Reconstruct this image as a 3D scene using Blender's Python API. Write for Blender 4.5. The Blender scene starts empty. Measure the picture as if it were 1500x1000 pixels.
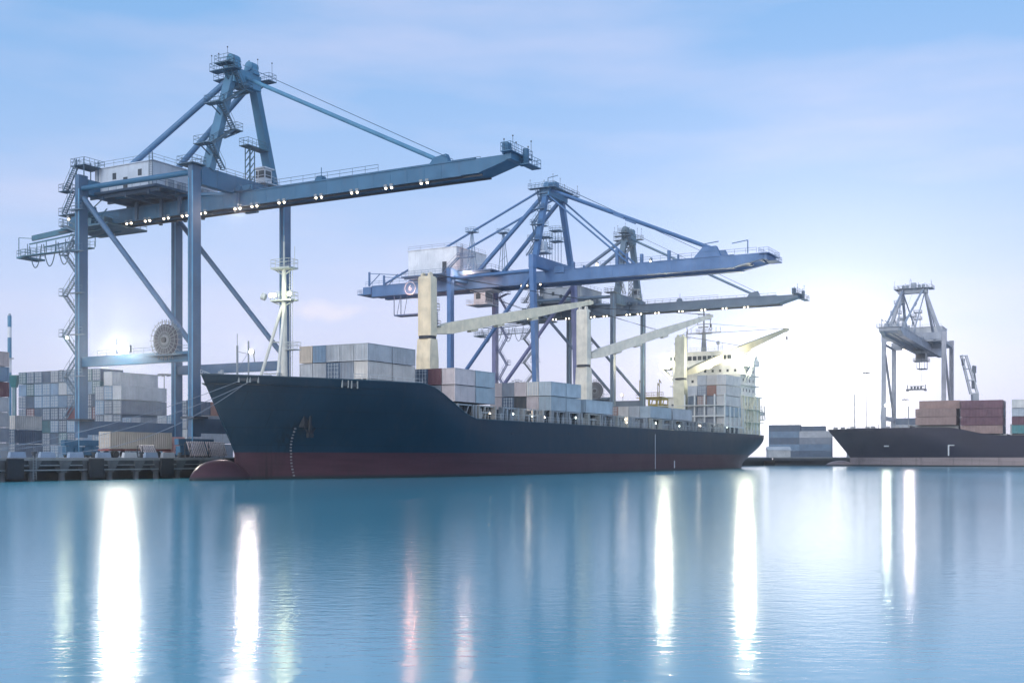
import bpy, math, random
from mathutils import Vector, Matrix
R = math.radians
random.seed(7)
S = bpy.context.scene
COL = S.collection

# ------------------------------------------------------------------ camera
CAMZ = 3.0
cam = bpy.data.cameras.new("camera")
camo = bpy.data.objects.new("camera", cam); COL.objects.link(camo)
camo.location = (0, 0, CAMZ); camo.rotation_euler = (R(90), 0, 0)
cam.sensor_width = 36; cam.sensor_fit = 'HORIZONTAL'
cam.lens = 36 * 1700 / 1500
cam.shift_y = (669 - 500) / 1500
cam.clip_start = .5; cam.clip_end = 6000
S.camera = camo
S.view_settings.view_transform = 'Standard'; S.view_settings.look = 'None'
S.view_settings.exposure = 0.0; S.view_settings.gamma = 1
S.cycles.use_denoising = True
S.cycles.denoising_input_passes = 'RGB_ALBEDO_NORMAL'
S.cycles.denoising_prefilter = 'ACCURATE'
S.cycles.volume_bounces = 0
S.cycles.max_bounces = 6
S.cycles.volume_step_rate = 4
S.cycles.sample_clamp_indirect = 6

# ------------------------------------------------------------------ world
SUN_AZ, SUN_EL = 15.0, 3.1      # right of the view axis, above the horizon
sd = Vector((math.sin(R(SUN_AZ)) * math.cos(R(SUN_EL)), math.cos(R(SUN_AZ)) * math.cos(R(SUN_EL)), math.sin(R(SUN_EL))))
W = bpy.data.worlds.new("World"); S.world = W; W.use_nodes = True
nt = W.node_tree; nt.nodes.clear()
def N(t, **kw):
    n = nt.nodes.new(t)
    for k, v in kw.items(): setattr(n, k, v)
    return n
L = lambda a, b: nt.links.new(a, b)
def Mth(op, a, b=None, c=None, clamp=False):
    n = N('ShaderNodeMath', operation=op, use_clamp=clamp)
    for i, v in enumerate((a, b, c)):
        if v is None: continue
        if isinstance(v, (int, float)): n.inputs[i].default_value = v
        else: L(v, n.inputs[i])
    return n.outputs[0]
def Mix(f, a, b, bt='MIX'):
    n = N('ShaderNodeMix', data_type='RGBA', blend_type=bt)
    for i, v in ((0, f), (6, a), (7, b)):
        if isinstance(v, (int, float)): n.inputs[i].default_value = v
        elif isinstance(v, tuple): n.inputs[i].default_value = (*v, 1)
        else: L(v, n.inputs[i])
    return n.outputs[2]
tc = N('ShaderNodeTexCoord')
sep = N('ShaderNodeSeparateXYZ'); L(tc.outputs['Generated'], sep.inputs[0])
ramp = N('ShaderNodeValToRGB'); L(sep.outputs[2], ramp.inputs[0])
cr = ramp.color_ramp; cr.interpolation = 'B_SPLINE'
stops = [(0.0, (.76, .74, .93)), (.07, (.68, .70, .93)), (.15, (.51, .62, .90)), (.22, (.38, .55, .86)), (.33, (.23, .45, .80)), (.45, (.15, .40, .74)), (1, (.16, .36, .70))]
cr.elements[0].position = 0; cr.elements[0].color = (*stops[0][1], 1)
cr.elements[1].position = 1; cr.elements[1].color = (*stops[-1][1], 1)
for p, c in stops[1:-1]:
    e = cr.elements.new(p); e.color = (*c, 1)
mp = N('ShaderNodeMapping'); L(tc.outputs['Generated'], mp.inputs[0]); mp.inputs['Scale'].default_value = (2.2, 2.2, 11)
mp.inputs['Rotation'].default_value = (0, R(4), R(20)); mp.inputs['Location'].default_value = (0.4, 0.1, 0)
nz = N('ShaderNodeTexNoise'); L(mp.outputs[0], nz.inputs[0]); nz.inputs['Scale'].default_value = 1.6; nz.inputs['Detail'].default_value = 5; nz.inputs['Roughness'].default_value = .5
cl = N('ShaderNodeMapRange'); L(nz.outputs[0], cl.inputs[0]); cl.inputs[1].default_value = .44; cl.inputs[2].default_value = .75; cl.inputs[3].default_value = 0; cl.inputs[4].default_value = .36
sky = Mix(cl.outputs[0], ramp.outputs[0], (.86, .77, .93))
# a small pinkish cloud by the foremast
cdir = Vector(((472 - 750) / 1700, 1, (669 - 455) / 1700)).normalized()
vs = N('ShaderNodeVectorMath', operation='SUBTRACT'); L(tc.outputs['Generated'], vs.inputs[0]); vs.inputs[1].default_value = cdir
vm = N('ShaderNodeMapping'); vm.vector_type = 'POINT'; L(vs.outputs[0], vm.inputs[0]); vm.inputs['Rotation'].default_value = (0, R(16), 0); vm.inputs['Scale'].default_value = (26, 26, 95)
nz2 = N('ShaderNodeTexNoise'); L(tc.outputs['Generated'], nz2.inputs[0]); nz2.inputs['Scale'].default_value = 60; nz2.inputs['Detail'].default_value = 4
va = N('ShaderNodeVectorMath', operation='ADD'); L(vm.outputs[0], va.inputs[0])
vsc = N('ShaderNodeVectorMath', operation='SCALE'); L(nz2.outputs['Color'], vsc.inputs[0]); vsc.inputs[3].default_value = 1.3; L(vsc.outputs[0], va.inputs[1])
vof = N('ShaderNodeVectorMath', operation='SUBTRACT'); L(va.outputs[0], vof.inputs[0]); vof.inputs[1].default_value = (.65, .65, .65)
vl = N('ShaderNodeVectorMath', operation='LENGTH'); L(vof.outputs[0], vl.inputs[0])
puff = N('ShaderNodeMapRange'); L(vl.outputs['Value'], puff.inputs[0]); puff.inputs[1].default_value = 1.0; puff.inputs[2].default_value = .3; puff.inputs[3].default_value = 0; puff.inputs[4].default_value = .5
sky = Mix(puff.outputs[0], sky, (.93, .84, .92))
dt = N('ShaderNodeVectorMath', operation='DOT_PRODUCT'); L(tc.outputs['Generated'], dt.inputs[0]); dt.inputs[1].default_value = sd
dp = Mth('MAXIMUM', dt.outputs['Value'], 0.0)
g1 = Mth('MULTIPLY', Mth('POWER', dp, 700.0), 1.6)
g2 = Mth('MULTIPLY', Mth('POWER', dp, 85.0), .36)
g3 = Mth('MULTIPLY', Mth('POWER', dp, 9.0), .05)
gl = Mix(1.0, (0, 0, 0), (0, 0, 0))
def scaled(v, c):
    n = N('ShaderNodeVectorMath', operation='SCALE'); n.inputs[0].default_value = c; L(v, n.inputs[3]); return n.outputs[0]
tot = Mix(1.0, sky, scaled(g1, (1, .97, .84)), 'ADD')
tot = Mix(1.0, tot, scaled(g2, (1, .94, .90)), 'ADD')
tot = Mix(1.0, tot, scaled(g3, (1, .80, .98)), 'ADD')
back = back_fill = Mth('MULTIPLY_ADD', sep.outputs[1], -1.1, .1, clamp=True)      # added fill: unseen sky behind the camera brightened to light facing surfaces
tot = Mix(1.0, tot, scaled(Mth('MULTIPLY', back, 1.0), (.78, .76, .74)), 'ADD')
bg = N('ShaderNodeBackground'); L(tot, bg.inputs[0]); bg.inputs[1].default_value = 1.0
st = N('ShaderNodeTexSky'); st.sky_type = 'NISHITA'; st.sun_disc = False; st.sun_elevation = R(17.4); st.sun_rotation = math.atan2(-.58, -.76)
bg2 = N('ShaderNodeBackground'); L(st.outputs[0], bg2.inputs[0]); bg2.inputs[1].default_value = .02
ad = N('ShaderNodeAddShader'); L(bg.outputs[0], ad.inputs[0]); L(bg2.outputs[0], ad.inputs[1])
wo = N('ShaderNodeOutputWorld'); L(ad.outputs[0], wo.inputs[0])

sl = bpy.data.lights.new("sun", 'SUN'); sl.energy = 1.25; sl.angle = R(16); sl.color = (1, .97, .92)
so = bpy.data.objects.new("sun", sl); COL.objects.link(so)
LIT = Vector((-.58, -.76, .30)).normalized()   # thin high light from the left, behind the camera
so.rotation_euler = (-LIT).to_track_quat('-Z', 'Y').to_euler()

# ------------------------------------------------------------------ materials
def newmat(name):
    global nt
    m = bpy.data.materials.new(name); m.use_nodes = True; nt = m.node_tree; nt.nodes.clear()
    b = N('ShaderNodeBsdfPrincipled'); o = N('ShaderNodeOutputMaterial'); L(b.outputs[0], o.inputs[0])
    return m, b, o
def noise(vec, scale, detail=4, rough=.55, sx=(1, 1, 1)):
    mpn = N('ShaderNodeMapping'); L(vec, mpn.inputs[0]); mpn.inputs['Scale'].default_value = sx
    n = N('ShaderNodeTexNoise'); L(mpn.outputs[0], n.inputs[0]); n.inputs['Scale'].default_value = scale
    n.inputs['Detail'].default_value = detail; n.inputs['Roughness'].default_value = rough
    return n.outputs[0]
def mrange(v, a, b, c, d):
    n = N('ShaderNodeMapRange'); L(v, n.inputs[0])
    for i, x in enumerate((a, b, c, d)): n.inputs[i + 1].default_value = x
    return n.outputs[0]
def bump(b, h, st_, dist=.05):
    n = N('ShaderNodeBump'); L(h, n.inputs['Height']); n.inputs['Strength'].default_value = st_; n.inputs['Distance'].default_value = dist
    L(n.outputs[0], b.inputs['Normal'])
def paintmat(name, rough=.5, dirt=.35, dirtcol=(.16, .11, .09), streak=.25, scale=.7, metallic=0.0, rust=0.0):
    """weathered paint; the paint's own colour is each object's colour"""
    m, b, o = newmat(name)
    oi = N('ShaderNodeObjectInfo'); tc = N('ShaderNodeTexCoord')
    vec = N('ShaderNodeVectorMath', operation='ADD'); L(tc.outputs['Object'], vec.inputs[0])
    rv = N('ShaderNodeVectorMath', operation='SCALE'); rv.inputs[0].default_value = (37, 19, 53); L(oi.outputs['Random'], rv.inputs[3]); L(rv.outputs[0], vec.inputs[1])
    v = vec.outputs[0]
    n1 = noise(v, scale, 5)
    n2 = noise(v, 1.0, 4, .6, (2.2, 2.2, .18))
    c = Mix(mrange(n1, .35, .75, 0, 1), oi.outputs['Color'], Mix(1.0, oi.outputs['Color'], (.72, .74, .76), 'MULTIPLY'))
    c = Mix(mrange(n2, .5, .8, 0, streak), c, dirtcol)
    c = Mix(mrange(noise(v, scale * 5, 6, .7), .58, .82, 0, dirt), c, dirtcol)
    if rust:
        c = Mix(mrange(noise(v, scale * 2.2, 6, .75), .66, .74, 0, rust), c, (.13, .06, .035))
    L(c, b.inputs['Base Color'])
    L(mrange(n1, .3, .8, rough - .08, rough + .15), b.inputs['Roughness'])
    b.inputs['Metallic'].default_value = metallic
    bump(b, n1, .15, .02)
    return m
def plain(name, col, rough=.6, var=.25, scale=2.0, metallic=0.0):
    m, b, o = newmat(name); tc = N('ShaderNodeTexCoord')
    n1 = noise(tc.outputs['Object'], scale, 5)
    L(Mix(mrange(n1, .3, .75, 0, 1), col, tuple(x * (1 - var) for x in col)), b.inputs['Base Color'])
    b.inputs['Roughness'].default_value = rough; b.inputs['Metallic'].default_value = metallic
    bump(b, n1, .2, .02)
    return m
def emit(name, col, s):
    m, b, o = newmat(name)
    b.inputs['Base Color'].default_value = (.8, .8, .8, 1)
    b.inputs['Emission Color'].default_value = (*col, 1); b.inputs['Emission Strength'].default_value = s
    return m
M_PAINT = paintmat('weathered_paint', .5, .3, (.10, .10, .13), .22, .35)
M_BOX = paintmat('container_paint', .6, .35, (.20, .13, .10), .3, .5, rust=.45)
M_WHITE = paintmat('ship_white', .5, .25, (.30, .24, .16), .3, .6, rust=.12)
M_STEEL = plain('galvanised_steel', (.24, .27, .30), .55, .3, 3)
M_DARK = plain('dark_steel', (.035, .045, .06), .6, .4, 2)
M_RUBBER = plain('fender_rubber', (.012, .018, .03), .7, .4, 2)
M_CONC = plain('quay_concrete', (.24, .25, .26), .85, .35, .6)
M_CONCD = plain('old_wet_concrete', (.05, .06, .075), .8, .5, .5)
M_GROUND = plain('quay_ground', (.16, .165, .17), .85, .3, .08)
M_GLASS = plain('dark_glass', (.03, .04, .05), .12, .2, 1)
M_ROPE = plain('mooring_rope', (.22, .27, .34), .8, .3, 8)
M_LAMP = emit('floodlight_glow', (1, .80, .55), 14)
M_LAMPW = emit('bright_floodlight_glow', (1, .93, .80), 40)
M_LAMPG = emit('mast_light_glow', (.93, 1, .68), 22)
M_GREEN = emit('deck_light_glow', (.85, 1, .85), 8)

# ------------------------------------------------------------------ mesh helper
class MB:
    def __init__(s): s.v = []; s.f = []
    def add(s, vs, fs):
        o = len(s.v); s.v += [tuple(v) for v in vs]; s.f += [tuple(i + o for i in f) for f in fs]; return s
    def box(s, x0, x1, y0, y1, z0, z1):
        return s.add([(x0,y0,z0),(x1,y0,z0),(x1,y1,z0),(x0,y1,z0),(x0,y0,z1),(x1,y0,z1),(x1,y1,z1),(x0,y1,z1)],
                     [(0,3,2,1),(4,5,6,7),(0,1,5,4),(1,2,6,5),(2,3,7,6),(3,0,4,7)])
    def cb(s, c, d):
        return s.box(c[0]-d[0]/2, c[0]+d[0]/2, c[1]-d[1]/2, c[1]+d[1]/2, c[2]-d[2]/2, c[2]+d[2]/2)
    def frame(s, p0, p1):
        p0 = Vector(p0); p1 = Vector(p1); d = (p1 - p0).normalized()
        if abs(d.z) > .999: a = Vector((1, 0, 0))
        else: a = d.cross(Vector((0, 0, 1))).normalized()
        return p0, p1, a, a.cross(d).normalized() if abs(d.z) <= .999 else Vector((0, 1, 0))
    def beam(s, p0, p1, w, h, w1=None, h1=None):
        """w sideways (x for uprights), h upwards (y for uprights)"""
        p0, p1, a, u = s.frame(p0, p1)
        w1 = w if w1 is None else w1; h1 = h if h1 is None else h1
        q = []
        for p, ww, hh in ((p0, w, h), (p1, w1, h1)):
            q += [p - a*ww/2 - u*hh/2, p + a*ww/2 - u*hh/2, p + a*ww/2 + u*hh/2, p - a*ww/2 + u*hh/2]
        return s.add(q, [(0,3,2,1),(4,5,6,7),(0,1,5,4),(1,2,6,5),(2,3,7,6),(3,0,4,7)])
    def tube(s, p0, p1, r, n=8, r1=None):
        p0, p1, a, u = s.frame(p0, p1); r1 = r if r1 is None else r1
        q = []
        for p, rr in ((p0, r), (p1, r1)):
            for i in range(n):
                t = 2*math.pi*i/n; q.append(p + a*math.cos(t)*rr + u*math.sin(t)*rr)
        f = [(i, (i+1) % n, n+(i+1) % n, n+i) for i in range(n)] + [tuple(range(n))[::-1], tuple(range(n, 2*n))]
        return s.add(q, f)
    def path(s, pts, r, n=5):
        for a, b in zip(pts, pts[1:]): s.tube(a, b, r, n)
        return s
    def ball(s, c, r, n=10, m=6, sx=1, sy=1, sz=1):
        q = []; f = []
        for j in range(m+1):
            ph = math.pi*j/m
            for i in range(n):
                t = 2*math.pi*i/n
                q.append((c[0]+r*sx*math.sin(ph)*math.cos(t), c[1]+r*sy*math.sin(ph)*math.sin(t), c[2]+r*sz*math.cos(ph)))
        for j in range(m):
            for i in range(n): f.append((j*n+i, (j+1)*n+i, (j+1)*n+(i+1) % n, j*n+(i+1) % n))
        return s.add(q, f)
    def rail(s, pts, h=1.1, sp=1.7, r=.035):
        for a, b in zip(pts, pts[1:]):
            a = Vector(a); b = Vector(b); ln = (b-a).length; n = max(1, round(ln/sp))
            for i in range(n+1):
                p = a.lerp(b, i/n); s.tube(p, p+Vector((0,0,h)), r, 4)
            for k in (.55, 1): s.tube(a+Vector((0,0,h*k)), b+Vector((0,0,h*k)), r, 4)
        return s
    def stair(s, p0, p1, w=.9, side=(0,1,0), step=.35, r=.04):
        """flight from p0 (low) to p1 (high) with treads, stringers and handrails"""
        p0 = Vector(p0); p1 = Vector(p1); sd_ = Vector(side)*w/2
        n = max(3, int((p1-p0).length/step))
        for k in (-1, 1):
            s.beam(p0+sd_*k, p1+sd_*k, .07, .26)
            up = Vector((0,0,1.0)); s.tube(p0+sd_*k+up, p1+sd_*k+up, r, 4)
            for t in (0, .5, 1): s.tube(p0.lerp(p1, t)+sd_*k, p0.lerp(p1, t)+sd_*k+up, r, 4)
        for i in range(n+1):
            p = p0.lerp(p1, i/n); s.beam(p-sd_, p+sd_, .22, .06)
        return s
    def plat(s, x0, x1, y0, y1, z, rails='nsew', t=.12, h=1.1, sp=1.6):
        s.box(x0, x1, y0, y1, z-t, z)
        e = .04
        if 's' in rails: s.rail([(x0+e,y0+e,z),(x1-e,y0+e,z)], h, sp)
        if 'n' in rails: s.rail([(x0+e,y1-e,z),(x1-e,y1-e,z)], h, sp)
        if 'w' in rails: s.rail([(x0+e,y0+e,z),(x0+e,y1-e,z)], h, sp)
        if 'e' in rails: s.rail([(x1-e,y0+e,z),(x1-e,y1-e,z)], h, sp)
        return s
    def loft(s, rings, cap=True):
        n = len(rings[0]); o = []
        for r_ in rings: o += r_
        f = []
        for j in range(len(rings)-1):
            for i in range(n): f.append((j*n+i, j*n+(i+1) % n, (j+1)*n+(i+1) % n, (j+1)*n+i))
        if cap: f += [tuple(range(n))[::-1], tuple(range((len(rings)-1)*n, len(rings)*n))]
        return s.add(o, f)
    def torus(s, c, r, t, axis='y', n=28, m=6):
        q = []; f = []
        for i in range(n):
            a = 2*math.pi*i/n
            for j in range(m):
                b = 2*math.pi*j/m; rr = r+t*math.cos(b); h = t*math.sin(b)
                if axis == 'y': q.append((c[0]+rr*math.cos(a), c[1]+h, c[2]+rr*math.sin(a)))
                elif axis == 'x': q.append((c[0]+h, c[1]+rr*math.cos(a), c[2]+rr*math.sin(a)))
                else: q.append((c[0]+rr*math.cos(a), c[1]+rr*math.sin(a), c[2]+h))
        for i in range(n):
            for j in range(m): f.append((i*m+j, ((i+1) % n)*m+j, ((i+1) % n)*m+(j+1) % m, i*m+(j+1) % m))
        return s.add(q, f)
    def mesh(s, name, smooth=False):
        me = bpy.data.meshes.new(name); me.from_pydata(s.v, [], s.f); me.update()
        if smooth:
            me.polygons.foreach_set('use_smooth', [True]*len(me.polygons))
        return me
def obj(name, mb, mat, parent=None, color=None, smooth=False, loc=None):
    me = mb.mesh(name, smooth) if isinstance(mb, MB) else mb
    if smooth:
        me.set_sharp_from_angle(angle=R(40))
    if mat and not me.materials: me.materials.append(mat)
    o = bpy.data.objects.new(name, me); COL.objects.link(o)
    if parent: o.parent = parent
    if color: o.color = (*color, 1)
    if loc: o.location = loc
    return o
def empty(name, loc=(0,0,0), rz=0):
    o = bpy.data.objects.new(name, None); COL.objects.link(o); o.location = loc; o.rotation_euler = (0,0,rz); o.empty_display_size = 1; return o
def tag(o, label, cat, group=None, kind=None):
    if label: o['label'] = label
    if cat: o['category'] = cat
    if group: o['group'] = group
    if kind: o['kind'] = kind
    return o
def setting(o): o['kind'] = 'structure'; return o
def children(o): return [c for c in bpy.data.objects if c.parent == o]
def build_kids():
    d = {}
    for c in bpy.data.objects:
        if c.parent: d.setdefault(c.parent.name, []).append(c)
    return d
def copy_tree(o, kids, parent=None, fcol=None):
    c = o.copy(); COL.objects.link(c); c.parent = parent
    if fcol and c.type == 'MESH': c.color = (*fcol(tuple(c.color)[:3]), 1)
    for ch in kids.get(o.name, []): copy_tree(ch, kids, c, fcol)
    return c
def textmesh(s_, size, name='lettering', extrude=.01):
    cu = bpy.data.curves.new(name, 'FONT'); cu.body = s_; cu.size = size; cu.extrude = extrude; cu.align_x = 'CENTER'; cu.align_y = 'CENTER'
    to = bpy.data.objects.new(name, cu); COL.objects.link(to)
    dg = bpy.context.evaluated_depsgraph_get(); dg.update()
    me = bpy.data.meshes.new_from_object(to.evaluated_get(dg)); me.name = name
    bpy.data.objects.remove(to); bpy.data.curves.remove(cu)
    return me
def spot_light(name, loc, aim, power, col, radius, parent=None, cone=150):
    l = bpy.data.lights.new(name, 'SPOT'); l.energy = power; l.color = col; l.shadow_soft_size = radius; l.spot_size = R(cone); l.spot_blend = .4
    o = bpy.data.objects.new(name, l); COL.objects.link(o); o.location = loc; o.rotation_euler = Vector(aim).to_track_quat('-Z', 'Y').to_euler()
    if parent: o.parent = parent
    return o
def point_light(name, loc, power, col, radius, parent=None):
    l = bpy.data.lights.new(name, 'POINT'); l.energy = power; l.color = col; l.shadow_soft_size = radius
    o = bpy.data.objects.new(name, l); COL.objects.link(o); o.location = loc
    if parent: o.parent = parent
    return o

# quay frame: a = metres along the quay (away), b = metres towards the water
CA, SA = math.cos(R(29)), math.sin(R(29))
def Q(a, b, z=0): return Vector((SA*a + CA*b, CA*a - SA*b, z))
RZ_S = R(61)      # local x runs along the quay
RZ_P = R(-29)     # local x runs towards the water
QZ = 2.9          # quay level
# second quay
Q2 = Vector((.46, .888, 0)).normalized(); R2 = Vector((Q2.y, -Q2.x, 0))
P2 = Vector((138.7, 400.8, 0)) # middle of the waterside rail under the far crane
RZ2_R = math.atan2(R2.y, R2.x); RZ2_W = math.atan2(-Q2.y, -Q2.x)

# ------------------------------------------------------------------ water, ground
def water_mat():
    m, b, o = newmat('harbour_water')
    geo = N('ShaderNodeNewGeometry')
    n1 = noise(geo.outputs['Position'], 2.2, 3, .6, (.7, 1.3, 1))
    n2 = noise(geo.outputs['Position'], .055, 4, .5, (1.0, .6, 1))
    n3 = noise(geo.outputs['Position'], .012, 3, .5, (1, .35, 1))
    h = Mth('ADD', Mth('MULTIPLY', n1, .046), Mth('MULTIPLY', n2, .10))
    bp = N('ShaderNodeBump'); L(h, bp.inputs['Height']); bp.inputs['Strength'].default_value = 1; bp.inputs['Distance'].default_value = .22
    b.inputs['Base Color'].default_value = (.07, .34, .43, 1)
    b.inputs['IOR'].default_value = 2.2; b.inputs['Specular Tint'].default_value = (.72, .94, 1, 1)
    L(mrange(n3, .3, .7, .11, .19), b.inputs['Roughness'])
    L(bp.outputs[0], b.inputs['Normal'])
    return m
M_WATER = water_mat()
wm = MB().add([(-900, -60, 0), (900, -60, 0), (900, 1400, 0), (-900, 1400, 0)], [(0, 1, 2, 3)])
setting(obj('water', wm, M_WATER))
corner = Q(413, -121)
Lp = [Q(-120, -121), corner, corner + R2*420]
far = [Vector((850, 1400, 0)), Vector((-850, 1400, 0)), Vector((-850, 60, 0))]
pts = Lp + far
g = MB(); n = len(pts)
def zz(p, z): return (p.x, p.y, z)
g.add([zz(p, QZ) for p in pts], [tuple(range(n))])
setting(obj('quay_apron', g, M_GROUND))
# quay slab edges, back wall and water-worn underside
def quay_face(p0, p1, inward, name):
    d = (p1-p0).normalized(); mb = MB()
    def seg(off0, off1, z0, z1):
        a, b_ = p0 + inward*off0, p1 + inward*off0; c, e = p1 + inward*off1, p0 + inward*off1
        mb.add([zz(a,z0), zz(b_,z0), zz(c,z0), zz(e,z0), zz(a,z1), zz(b_,z1), zz(c,z1), zz(e,z1)],
               [(0,3,2,1),(4,5,6,7),(0,1,5,4),(1,2,6,5),(2,3,7,6),(3,0,4,7)])
    seg(0, 1.6, QZ-.35, QZ-.004)
    o = setting(obj(name, mb, M_CONC))
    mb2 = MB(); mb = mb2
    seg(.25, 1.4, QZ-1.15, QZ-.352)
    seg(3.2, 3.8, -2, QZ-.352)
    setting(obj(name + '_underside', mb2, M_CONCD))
quay_face(Q(-120, -121), Q(412.9, -121), -Vector((CA, -SA, 0)), 'quay_edge')
quay_face(corner, corner + R2*420, Q2, 'quay_edge')
# ------------------------------------------------------------------ ship-to-shore cranes
BLUE = (.022, .118, .225)
def zsub(o): o.location = (o.location[0], o.location[1], o.location[2] - QZ); return o
def floodlights(root, pts, r=.2, mat=None):
    for p in pts:
        h = MB().beam((p[0], p[1], p[2]+.55), (p[0], p[1], p[2]+.1), .5, .45)
        fo = zsub(obj('floodlight', h, M_STEEL, root))
        obj('lamp_lens', MB().ball((p[0], p[1]-.05, p[2]), r, 8, 5), mat or M_LAMP, fo)
def reel(root, c, rr, col):
    x, y, z = c
    m = MB()
    m.tube((x, y-.12, z), (x, y+.02, z), rr*.30, 16)
    for i in range(22):
        a = 2*math.pi*i/22
        m.beam((x+rr*.25*math.cos(a), y-.18, z+rr*.25*math.sin(a)), (x+rr*1.12*math.cos(a), y-.18, z+rr*1.12*math.sin(a)), .10, .05)
        m.beam((x+rr*.25*math.cos(a), y+.32, z+rr*.25*math.sin(a)), (x+rr*1.12*math.cos(a), y+.32, z+rr*1.12*math.sin(a)), .10, .05)
    for k in (.45, .75, 1.0): m.torus((x, y-.18, z), rr*k, .045)
    o = zsub(obj('cable_reel', m, M_STEEL, root))
    d = MB().tube((x, y-.05, z), (x, y+.25, z), rr*.86, 40)
    obj('wound_cable', d, M_PAINT, o, (.03, .04, .07))
    h = MB().tube((x, y-.45, z), (x, y-.2, z), rr*.16, 14).beam((x, y+.3, z), (x, y+1.3, z), .4, .4)
    obj('hub', h, M_DARK, o)
def zigzag(mb, x0, x1, y, z0, z1, step, plat_w=.9):
    """switchback stairs climbing in the x-z plane"""
    z = z0; k = 0
    while z < z1 - .5:
        a, b = (x0, x1) if k % 2 == 0 else (x1, x0)
        zt = min(z+step, z1)
        mb.stair((a, y, z), (b, y, zt), .8)
        s_ = 1 if b > a else -1
        lo, hi = sorted((b, b+s_*plat_w))
        mb.plat(lo, hi, y-.5, y+.5, zt, 'sn' + ('e' if s_ > 0 else 'w'), sp=.9)
        z = zt; k += 1
def bogies(root, u, v, col):
    mb = MB()
    mb.beam((u, v-3.6, 5.2), (u, v+3.6, 5.2), .8, .9)
    for k in (-2.6, -.9, .9, 2.6): mb.box(u-.45, u+.45, v+k-.7, v+k+.7, 3.3, 4.6)
    for k in (-1.8, 1.8): mb.beam((u, v+k-.9, 4.6), (u, v+k+.9, 4.6), .6, .5)
    o = zsub(obj('bogie', mb, M_PAINT, root, col))
    w = MB()
    for k in (-3, -2.2, -1.3, -.5, .5, 1.3, 2.2, 3): w.tube((u-.16, v+k, 3.25), (u+.16, v+k, 3.25), .34, 14)
    obj('wheel_set', w, M_DARK, o)
def festoon(root, x0, x1, y, z, n, drop, r=.07):
    m = MB()
    for i in range(n):
        a = x0+(x1-x0)*i/n; b = a+(x1-x0)/n*.86; pts = []
        for k in range(13):
            t = k/12; pts.append((a+(b-a)*t, y, z-drop*(1-(2*t-1)**2)**.8))
        m.path(pts, r, 5)
    zsub(obj('festoon_cable', m, M_PAINT, root, (.03, .10, .16)))
def antennas(root, pts, z, h=1.6):
    for i, (x, y) in enumerate(pts):
        hh = h*(.6+.5*((i*37) % 10)/10); zsub(obj('antenna', MB().tube((x, y, z), (x, y, z+hh), .035, 4).cb((x, y, z+hh), (.14, .14, .18)), M_DARK, root))

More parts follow.
